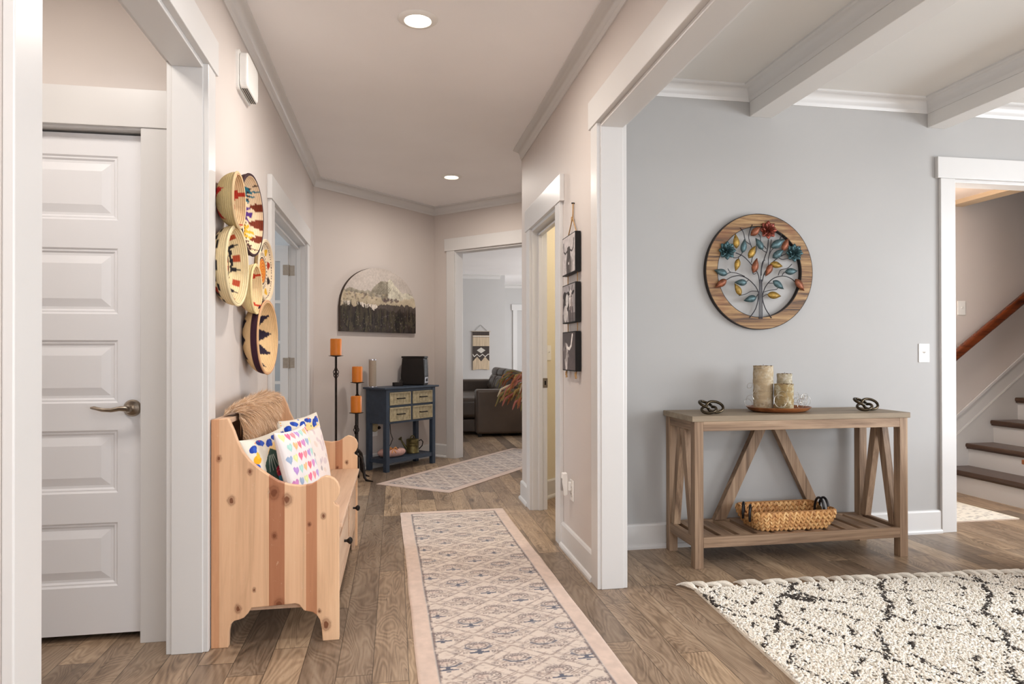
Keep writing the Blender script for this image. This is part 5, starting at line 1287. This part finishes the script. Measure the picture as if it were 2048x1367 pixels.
# seagrass basket on the shelf
def seagrass():
    t = thing('seagrass_basket', 'rectangular woven seagrass basket with black ring handles on the console shelf', 'basket', (2.200, 3.547, .1635))
    m_, nt, b = newmat('seagrass'); tc = nd(nt, 'ShaderNodeObjectInfo'); geo = nd(nt, 'ShaderNodeNewGeometry')
    col = ramp(nt, geo.outputs['Random Per Island'], [(0, (168, 116, 66)), (.3, (206, 152, 92)), (.7, (224, 176, 114)), (1, (236, 196, 138))]); n2 = noise(nt, coords(nt, (90, 90, 90)), 1, 4, .6)
    col = mixc(nt, ramp(nt, n2, [(.35, .45), (.6, 0.0)]), col, (150, 96, 52))
    nt.links.new(col, b.inputs['Base Color']); b.inputs['Roughness'].default_value = .6; bump(nt, b, n2, .4, .003)
    W0, D0, W1, D1, Ht = .205, .105, .250, .135, .108
    def per(hw, hd, r, u):
        P = rrect(hw*2, hd*2, r, 6); P = [Vector((p[0], p[1])) for p in P]; n = len(P); L = [(P[(i+1) % n]-P[i]).length for i in range(n)]; s_ = (u % 1)*sum(L)
        for i in range(n):
            if s_ <= L[i]: p = P[i].lerp(P[(i+1) % n], s_/L[i]); d = (P[(i+1) % n]-P[i]).normalized(); return p, d
            s_ -= L[i]
        return P[0], (P[1]-P[0]).normalized()
    def wall(rows, inner, name):
        m = MB(); N_ = 44
        for r in range(rows):
            v0 = (r+.5)/rows
            for k in range(N_):
                for hlf in (0, 1):
                    u = (k+.25+.5*hlf)/N_; v = v0
                    hw = W0+(W1-W0)*math.sin(v*PI/2); hd = D0+(D1-D0)*math.sin(v*PI/2)
                    if inner: hw -= .014; hd -= .014
                    p, d = per(hw, hd, .05, u); z = .006+v*(Ht-.010)
                    # dip for the handles in the short sides
                    if abs(p.x) > hw-.02 and abs(p.y) < .055 and v > .62: continue
                    nrm = Vector((d.y, -d.x, 0)); T = Vector((d.x, d.y, 0)); Z = Vector((0, 0, 1)); sgn = 1 if hlf else -1
                    ax_ = (T*sgn*.55+Z*.85).normalized(); cr = nrm.cross(ax_); c_ = Vector((p.x, p.y, z)); la, lb, lc = .0185, .0090, .0070
                    vs = []; fs = []; na, nb = 7, 6
                    for i in range(na):
                        w_ = -1+2*i/(na-1); rr = math.sqrt(max(0, 1-w_*w_))**.8
                        for j in range(nb): a = 2*PI*j/nb; vs.append(c_+ax_*la*w_+(cr*lb*math.cos(a)+nrm*lc*math.sin(a))*rr+nrm*(-.002*w_ if not inner else .002*w_))
                    for i in range(na-1):
                        for j in range(nb): fs.append((i*nb+j, i*nb+(j+1) % nb, (i+1)*nb+(j+1) % nb, (i+1)*nb+j))
                    m.add(vs, fs)
        o = m.build(name, m_, t, smooth=True); return o
    wall(5, False, 'woven_wall')
    wall(4, True, 'woven_lining')
    lin_ = MB(); K = 48; vs = []; fs = []
    for (v, off) in ((0, .006), (.33, .008), (.66, .008), (1, .009)):
        hw = W0+(W1-W0)*math.sin(v*PI/2)-off; hd = D0+(D1-D0)*math.sin(v*PI/2)-off
        for k in range(K):
            p, d = per(hw, hd, .05, k/K); zz = v*(Ht-.004)
            if abs(p.x) > hw-.02 and abs(p.y) < .055: zz = min(zz, .068)
            vs.append((p.x, p.y, zz))
    for i in range(3):
        for k in range(K): fs.append((i*K+k, i*K+(k+1) % K, (i+1)*K+(k+1) % K, (i+1)*K+k))
    fs.append(tuple(range(K))); core = plain('seagrass_core', (156, 110, 64), .8)
    o = lin_.add(vs, fs).build('basket_core', core, t, smooth=True)
    rim = []
    for k in range(90):
        p, d = per(W1-.006, D1-.006, .05, k/90); z = Ht-.002-(0 if not (abs(p.x) > W1-.03 and abs(p.y) < .06) else .038*math.cos(p.y/.06*PI/2)**.6); rim.append((p.x, p.y, z))
    MB().tube(rim, .0068, 8, closed=True).build('rim', core, t, smooth=True)
    BH = plain('handle_black', (22, 22, 26), .3, .2, .5)
    for sx_ in (-1, 1):
        for y0 in (-.012, .012) if sx_ > 0 else (-.045, .030):
            if sx_ > 0: pts = [(sx_*(W1-.012)+(-y0*1.2), .045*math.cos(a)+0.01, .072+.075*math.sin(a)) for a in np.linspace(-.5, PI+.5, 20)]
            else: pts = [(sx_*(W1-.010)+.022*math.cos(a), y0+.034*math.cos(a), .078+.055*math.sin(a)) for a in np.linspace(-.5, PI+.5, 20)]
            MB().tube(pts, .0070, 10).build('handle', BH, t, smooth=True)
    MB().lathe([(.0, -.002), (.022, -.002), (.022, .002), (.0, .002)], 24, (W1-.035, -.005, .085), 'x', close=False).build('metal_tag', plain('tag_metal', (110, 98, 72), .4, .7), t, smooth=True)
seagrass()

# wooden cabinet cut off by the right edge of the picture
CW = wood('cherry_wood', [(.3, (110, 58, 30)), (.5, (160, 96, 56)), (.75, (190, 126, 80))], 'z', .35, .5)
t = thing('side_cabinet', 'reddish brown wooden cabinet whose side shows as a thin strip at the right edge', 'cabinet', (3.182, 2.55, .040))
MB().box(0, .55, 0, .42, .04, .535).build('body', CW, t, bevel=.003); MB().box(-.008, .56, -.01, .428, .535, .560).build('top', CW, t, bevel=.004)
for x in (0.005, .505):
    for y in (.005, .375): MB().box(x, x+.04, y, y+.04, -.003, .045).build('leg', CW, t)
MB().box(.02, .53, -.012, .0, .07, .50).build('door', CW, t, bevel=.002)

# ================================================================== BLUE CABINET ON THE ANGLED WALL
ANG = PI/4
def AW(t_, off, z=0): p = A+U*t_+N*off; return (p.x, p.y, z)
BLUE = plain('navy_paint', (50, 62, 78), .45, 0, .5, .10, 14); CREAM = plain('cream_wash', (172, 160, 130), .6, 0, .3, .12, 30)
DRK = MATS['slot_dark']
def blue_cabinet():
    t = thing('console_cabinet', 'small navy blue console with four cream drawers and a slatted shelf, on the angled wall', 'cabinet', AW(.60, .32), ANG)
    L_, D_ = .705, .28         # local x along the wall, y towards the wall
    MB().box(-.04, L_+.035, -.022, D_+.004, .797, .815).build('cabinet_top', BLUE, t, bevel=.004)
    for x in (0, L_-.045):
        for y in (0, D_-.045): MB().box(x, x+.045, y, y+.045, 0, .797).build('leg', BLUE, t, bevel=.002)
    MB().box(.002, .018, .045, D_-.045, .462, .797).build('side_panel', BLUE, t); MB().box(L_-.018, L_-.002, .045, D_-.045, .462, .797).build('side_panel', BLUE, t)
    MB().box(.045, L_-.045, D_-.02, D_-.004, .462, .797).build('back_panel', BLUE, t)
    f = MB().box(.045, L_-.045, .004, .020, .462, .482).box(.045, L_-.045, .004, .020, .620, .640).box(.045, L_-.045, .004, .020, .768, .797).box(L_/2-.014, L_/2+.014, .0045, .0195, .482, .768)
    f.build('face_frame', BLUE, t, bevel=.001); MB().box(.045, L_-.045, .025, D_-.02, .465, .475).build('bottom_panel', BLUE, t)
    for (xa, xb) in ((.047, L_/2-.016), (L_/2+.016, L_-.047)):
        for (za, zb) in ((.484, .618), (.642, .766)):
            fr = MB().box(xa, xb, -.004, .018, za, za+.014).box(xa, xb, -.004, .018, zb-.014, zb).box(xa, xa+.014, -.0035, .0175, za+.001, zb-.001).box(xb-.014, xb, -.0035, .0175, za+.001, zb-.001)
            d = fr.build('drawer', CREAM, t, bevel=.001); bd = MB(); nb = 6; w_ = (xb-xa-.028)/nb
            for k in range(nb): bd.box(xa+.014+k*w_+.0015, xa+.014+(k+1)*w_-.0015, .004, .014, za+.014, zb-.014)
            bd.build('beadboard', CREAM, d); MB().box(xa+.014, xb-.014, .0125, .016, za+.014, zb-.014).build('groove_backing', DRK, d)
            xc = (xa+xb)/2; zc = (za+zb)/2
            MB().tube([(xc-.048, .0, zc), (xc-.048, -.020, zc), (xc+.048, -.020, zc), (xc+.048, .0, zc)], .0058, 8).build('handle', BLACKM, d, smooth=True)
    # shelf
    MB().box(.045, L_-.045, .006, .024, .080, .118).build('shelf_rail', BLUE, t); MB().box(.045, L_-.045, D_-.024, D_-.006, .080, .118).build('shelf_rail', BLUE, t)
    for x in (.012, L_-.030): MB().box(x, x+.018, .045, D_-.045, .080, .118).build('shelf_rail', BLUE, t)
    for k in range(7): y = .030+k*.0325; MB().box(.030, L_-.030, y, y+.024, .104, .116).build('shelf_slat', BLUE, t)
blue_cabinet()
ZC = .8155
t = thing('air_purifier', 'slim grey cylinder with a silver foot standing on the blue console', 'cylinder', AW(.625, .105, ZC))
MB().cyl(.036, .012, .268, 40).build('body', plain('greige_fabric', (166, 152, 136), .75, bstr=.4, scale=300), t, smooth=True)
MB().lathe([(.0, 0), (.046, 0), (.046, .006), (.036, .012), (0, .012)], 40, close=False).build('foot', plain('silver', (200, 200, 206), .25, .9), t, smooth=True)
MB().lathe([(.0375, .262), (.0375, .272), (.033, .274), (.030, .268)], 40, close=False).build('rim', MATS['silver'], t, smooth=True)
def heater():
    x, y, _ = AW(1.155, .168); t = thing('heater', 'black boxy electric heater with side louvres standing on the blue console', 'heater', (x, y, ZC), -.33)
    BP = plain('black_plastic', (26, 20, 17), .6, 0, .3, .15)
    w_, d_, h_ = .125, .075, .300
    body = MB().prism([(-w_+.006, .006), (w_-.002, .006), (w_+.002, .10), (w_-.010, h_-.02), (-w_+.012, h_-.02), (-w_-.002, .10)], 'y', -d_, d_).build('body', BP, t, bevel=.008, seg=3)
    MB().prism(rrect(.25, .15, .02), 'z', h_-.02, h_).build('top_cap', BP, t, bevel=.004); MB().box(-w_+.01, w_-.01, -d_+.006, d_-.006, 0, .008).build('foot', BP, t)
    for k in range(12): MB().box(w_-.012, w_+.003, -d_+.012, d_-.012, .105+k*.0135, .110+k*.0135).build('louvre', plain('louvre_black', (44, 36, 32), .4) if k == 0 else MATS['louvre_black'], t)
    MB().box(w_-.006, w_+.004, -d_+.018, d_-.018, .022, .085).build('control_panel', MATS['silver'], t, bevel=.002)
    MB().lathe([(.0, .004), (.016, .004), (.014, .012), (0, .012)], 20, (w_, 0, .055), 'x', close=False).build('dial', BP, t, smooth=True)
heater()
t = thing('cable_box', 'small black cable winder lying beside the heater on the blue console', 'cable', AW(.915, .16, ZC), .2)
MB().prism(rrect(.10, .07, .015), 'z', 0, .036).build('box', MATS['black_plastic'], t, bevel=.004)
MB().tube([(.02, .0, .036), (.03, .01, .060), (.045, .012, .066), (.052, .01, .045), (.040, .0, .036)], .004, 8).build('cord_loop', MATS['black_plastic'], t, smooth=True)
# plug-in on the wall and its cord
t = thing('wall_outlet', 'wall outlet with a round beige plug-in and black plug under the blue console', 'outlet', AW(.745, .0, .385), ANG)
MB().box(-.04, .04, -.006, 0, -.07, .06).build('face_plate', WHITEP, t, bevel=.002)
MB().lathe([(.0, -.042), (.034, -.042), (.043, -.034), (.043, -.006), (.0, -.006)], 32, (-.015, 0, .020), 'y', close=False).build('round_plug_in', plain('beige_plastic', (176, 160, 124), .5), t, smooth=True)
MB().lathe([(.0, -.060), (.012, -.058), (.017, -.045), (.017, -.030), (.0, -.030)], 16, (.025, 0, .015), 'y', close=False).build('plug', BLACKM, t, smooth=True)
def wp(t_, off, z): return AW(t_, off, z)
t = thing('power_cord', 'thin black power cord hanging behind the blue console down to the pink pouch', 'cord', AW(.95, .03, .5))
o0 = Vector(AW(.95, .03, .5))
MB().tube([Vector(p)-o0 for p in (wp(.955, .02, .80), wp(.96, .025, .60), wp(.955, .02, .50), wp(.935, .03, .42), wp(.925, .05, .33), wp(.945, .06, .27), wp(.89, .08, .215), wp(.84, .10, .20), wp(.80, .11, .23))], .0035, 8).build('cord', BLACKM, t, smooth=True)
# watering can
def can():
    x, y, z = AW(1.125, .165, .1165); t = thing('watering_can', 'small aged brass watering can on the lower shelf of the blue console', 'watering can', (x, y, z), .12)
    BR = plain('aged_brass', (112, 102, 66), .45, .75, .5, .3, 25, .2)
    MB().lathe([(0, 0), (.066, 0), (.068, .006), (.064, .012), (.064, .075), (.067, .079), (.064, .083), (.064, .100), (.067, .104), (.064, .108), (.066, .132), (.060, .142), (.030, .150), (.0, .152)], 40, close=False).build('body', BR, t, smooth=True)
    MB().tube([(-.020+.020*math.cos(a)+.02, 0, .148+.028*math.sin(a)) for a in np.linspace(0, PI, 14)], .0055, 8).build('lid_loop', BR, t, smooth=True)
    MB().tube([(-.055, 0, .035), (-.085, 0, .080), (-.118, 0, .138)], [.016, .010, .007], 12).build('spout', BR, t, smooth=True)
    mm = MB().lathe([(.006, -.012), (.021, .010), (.020, .016), (.0, .019)], 20, close=True); mm.xf(Matrix.Translation((-.122, 0, .145)) @ Matrix.Rotation(-.62, 4, 'Y')); mm.build('spout_rose', BR, t, smooth=True)
    MB().tube([(.062, 0, .120), (.090, 0, .132), (.108, 0, .108), (.100, 0, .070), (.070, 0, .040), (.062, 0, .034)], .0055, 8).build('handle', BLACKM, t, smooth=True)
can()
# pink pouch
def pouch():
    x, y, z = AW(.80, .19, .1165); t = thing('pink_pouch', 'pale pink rounded pouch with an orange bow on the lower shelf of the blue console', 'pouch', (x, y, z), .45)
    PK = plain('pink_fabric', (206, 164, 154), .8, 0, .2, .08, 30, .3)
    n, k = 40, 22; vs = []; fs = []
    for i in range(k+1):
        v = i/k; ph = v*PI; 
        for j in range(n):
            a = 2*PI*j/n; r = math.sin(ph)**.62; zz = .048-.048*math.cos(ph)*(1 if math.cos(ph) > 0 else .95); q = 1 if v < .82 else 1
            vs.append((.150*r*math.cos(a), .070*r*math.sin(a), max(0.0, zz-(0.022*math.exp(-((math.sin(ph)-0)**2)/.15) if v > .6 else 0))))
    for i in range(k):
        for j in range(n): fs.append((i*n+j, i*n+(j+1) % n, (i+1)*n+(j+1) % n, (i+1)*n+j))
    MB().add(vs, fs).build('body', PK, t, smooth=True)
    m = MB().lathe([(.0, .078), (.055, .078), (.062, .080), (.058, .084), (0, .082)], 28, close=False).build('dark_opening', DRK, t, smooth=True); m.scale = (1.3, .55, 1)
    OR = plain('orange_ribbon', (216, 150, 86), .6)
    for s_ in (-1, 1): MB().tube([(-.01, -.045, .082), (-.01+s_*.028, -.055, .100), (-.01+s_*.045, -.060, .084), (-.01+s_*.012, -.050, .078)], [.004, .009, .008, .003], 8).build('bow_loop', OR, t, smooth=True)
    for s_ in (-1, 1): MB().tube([(-.01, -.050, .082), (-.01+s_*.014, -.068, .062), (-.01+s_*.024, -.078, .045)], [.004, .006, .003], 6).build('bow_tail', OR, t, smooth=True)
pouch()

# ================================================================== CANDLE STANDS
IRON = plain('wrought_iron', (40, 30, 24), .5, .6, .5, .25, 40, .3)
CND = plain('orange_wax', (214, 124, 34), .45, 0, .4, .05, 10)
CND.node_tree.nodes['Principled BSDF'].inputs['Subsurface Weight'].default_value = .25
CND.node_tree.nodes['Principled BSDF'].inputs['Subsurface Radius'].default_value = (.03, .012, .004)
def stand(label, clabel, x, y, h_, rz):
    t = thing('candle_stand', label, 'candle stand', (x, y, 0), rz, 'wrought iron candle stands')
    MB().box(-.008, .008, -.008, .008, .20, h_-.006).build('pole', IRON, t)
    m = MB(); zc = h_-.155
    for k in range(4):
        pts = [(.024*math.sin(PI*u)*math.cos(2*PI*u*.75+k*PI/2), .024*math.sin(PI*u)*math.sin(2*PI*u*.75+k*PI/2), zc-.055+.11*u) for u in np.linspace(0, 1, 20)]; m.tube(pts, .0036, 7)
    m.build('twist_cage', IRON, t, smooth=True)
    MB().lathe([(.0, -.010), (.012, -.008), (.060, .0), (.066, .003), (.060, .004), (.0, .002)], 36, (0, 0, h_-.004), close=False).build('drip_plate', IRON, t, smooth=True)
    for k in range(3):
        a = k*2*PI/3; ca, sa = math.cos(a), math.sin(a)
        prof = [(.004, .205), (.030, .225), (.060, .205), (.078, .150), (.084, .085), (.092, .035), (.112, .012), (.150, .006), (.185, .005)]
        MB().tube([(r*ca, r*sa, z) for r, z in prof], [.007, .011, .013, .014, .014, .013, .011, .008, .004], 8).build('leg', IRON, t, smooth=True)
    c = thing('pillar_candle', clabel, 'candle', (x, y, h_+.0005), 0, 'orange pillar candles')
    MB().lathe([(.0, 0), (.046, 0), (.049, .003), (.049, .142), (.045, .148), (.030, .145), (.0, .143)], 40, close=False).build('wax', CND, c, smooth=True)
    MB().tube([(0, 0, .142), (.001, .001, .152)], .0013, 6).build('wick', BLACKM, c)
stand('tallest black iron candle stand beside the angled wall', 'orange pillar candle on the tallest stand, left of the others', -.514, 6.15, 1.128, .4)
stand('middle height black iron candle stand, close to the blue console', 'orange pillar candle on the middle height stand', -.352, 6.56, .873, 1.2)
stand('shortest black iron candle stand with a curled foot beyond the bench', 'orange pillar candle on the shortest stand', -.345, 6.26, .612, -.62)

# ================================================================== LIVING ROOM BEYOND THE DOORWAY
LEA, nt, b = newmat('black_brown_leather'); co = coords(nt, (1, 1, 1)); n1 = noise(nt, co, 90, 3); n2 = noise(nt, co, 3, 3)
nt.links.new(ramp(nt, n2, [(.3, (72, 60, 50)), (.7, (88, 74, 62))]), b.inputs['Base Color']); b.inputs['Roughness'].default_value = .34; spec(b, .6); bump(nt, b, n1, .15, .002)
def cushion(mb_name, x0, x1, y0, y1, z0, z1, parent, bev=.05, mat=None, rot=None):
    cx, cy, cz = (x0+x1)/2, (y0+y1)/2, (z0+z1)/2
    o = MB().box(x0-cx, x1-cx, y0-cy, y1-cy, z0-cz, z1-cz).build(mb_name, mat or LEA, parent, smooth=True, bevel=bev, seg=5, loc=(cx, cy, cz), angle=1.2)
    if rot: o.rotation_euler = rot
    return o
def sofa():
    t = thing('leather_sofa', 'black brown leather sofa with headrests seen through the far doorway', 'sofa', (1.09, 9.13, 0))
    cushion('arm', 0, .95, 0, .24, .04, .645, t, .035); cushion('arm', 0, .95, 2.10, 2.34, .04, .70, t, .035)
    MB().box(.03, .93, .2405, 2.0995, .03, .22).build('base', LEA, t, bevel=.01)
    for k in range(3):
        y0, y1 = .245+k*.618, .245+(k+1)*.618-.004
        cushion('seat_cushion', -.24, .55, y0, y1, .225, .52, t, .07); cushion('seat_front', -.20, .03, y0, y1, .04, .222, t, .02)
        cushion('back_cushion', .44, .68, y0, y1, .50, .80, t, .09, rot=(0, .35, 0)); cushion('headrest', .50, .72, y0, y1, .745, .90, t, .07, rot=(0, .25, 0))
        MB().tube([(.46, (y0+y1)/2, .50), (.40, (y0+y1)/2, .60), (.44, (y0+y1)/2, .74), (.52, (y0+y1)/2, .79)], .006, 6).build('seam', LEA, t, smooth=True)
    MB().box(.68, .93, .2405, 2.0995, .22, .72).build('back_frame', LEA, t, bevel=.03)
    for x in (.03, .87):
        for y in (.03, 2.25): MB().box(x, x+.05, y, y+.05, 0, .045).build('foot', BLACKM, t)
sofa()
def hanging():
    W_, Hh = .345, .82; c = Cv(W_, Hh, .004, (196, 176, 150)); n = vnoise(c.nx, c.ny, 60, 3, 3, 2)
    c.A *= (1+.35*(n-.5))[..., None]; dk = (74, 66, 62)
    c.poly([(0, .74), (W_, .74), (W_, Hh), (0, Hh)], dk); c.line([(0, .72), (W_, .72)], .018, (224, 216, 204)); c.line([(0, .705), (W_, .705)], .008, dk)
    c.poly([(0, .20), (.09, .30), (W_/2, .20), (W_-.09, .30), (W_, .20), (W_, .52), (0, .52)], dk); c.poly([(W_/2-.09, .43), (W_/2, .37), (W_/2+.09, .43), (W_/2, .49)], (206, 200, 190))
    c.line([(0.0, .35)]+[(W_*(i+.5)/6, .30 if i % 2 == 0 else .35) for i in range(6)]+[(W_, .35)], .014, (226, 220, 210))
    t = thing('woven_wall_hanging', 'charcoal and cream woven tassel wall hanging on the living room wall', 'wall hanging', (1.757, 13.9, .765))
    P = np.stack([c.X-W_/2, -.022-.004*n, c.Y], -1)
    keep = np.ones((c.ny-1, c.nx-1), bool); keep[(c.Y[:-1, :-1] < .02+.02*np.abs(np.sin(c.X[:-1, :-1]*9)))] = False
    grid_obj('weaving', c.A, P, VCF, t, keep=keep)
    MB().box(-W_/2+.003, W_/2-.003, -.018, -.004, .05, Hh).build('backing', plain('weave_back', (150, 134, 116), .9), t)
    MB().cyl(.009, -.20, .20, 12, (0, -.012, Hh+.005), 'x').build('rod', plain('pale_rod', (190, 180, 168), .5), t, smooth=True)
    MB().tube([(-.13, -.012, Hh+.01), (0, -.010, Hh+.135), (.13, -.012, Hh+.01)], .004, 6).build('cord', plain('grey_cord', (150, 146, 142), .8), t)
hanging()
# dried flower arrangement in a tall floor vase
def flowers():
    t = thing('dried_flower_vase', 'tall dark vase of rust, orange and pink dried flowers just beyond the far doorway', 'dried flowers', (1.74, 8.12, 0))
    MB().lathe([(0, 0), (.10, 0), (.125, .06), (.13, .25), (.09, .45), (.055, .55), (.07, .60), (.06, .60), (.045, .55), (.0, .54)], 32, close=False).build('vase', plain('vase_dark', (70, 54, 44), .35), t, smooth=True)
    R = random.Random(21); pal = [('rust_plume', (158, 96, 62)), ('orange_plume', (196, 136, 84)), ('pink_plume', (180, 112, 100)), ('olive_leaf', (132, 124, 78)), ('cream_plume', (214, 200, 172)), ('gold_leaf', (186, 158, 98))]
    ms = {n: plain(n, c, .85, bstr=.6, scale=120) for n, c in pal}
    for k in range(210):
        a = R.uniform(0, 2*PI); sp = R.uniform(.20, .50); top = R.uniform(.58, .94); dr = R.uniform(0, .30)*sp*1.3
        c_, s_ = math.cos(a), math.sin(a)
        p0 = (0, 0, .56); p1 = (sp*.35*c_, sp*.35*s_, top-.06); p2 = (sp*.75*c_, sp*.75*s_, top); p3 = (sp*c_, sp*s_, top-dr*.6); p4 = (sp*1.10*c_, sp*1.10*s_, top-dr-.05)
        nm, _ = R.choice(pal)
        m = MB().tube([p0, p1, p2], .003, 5); st = m.build('stem', ms['olive_leaf'], t, smooth=True)
        th_ = R.uniform(.008, .016); MB().tube([p2, Vector(p2).lerp(Vector(p3), .5), p3, Vector(p3).lerp(Vector(p4), .6), p4], [th_*.5, th_, th_*.95, th_*.7, .003], 7).build('plume' if 'plume' in nm else 'leaf', ms[nm], st, smooth=True)
flowers()
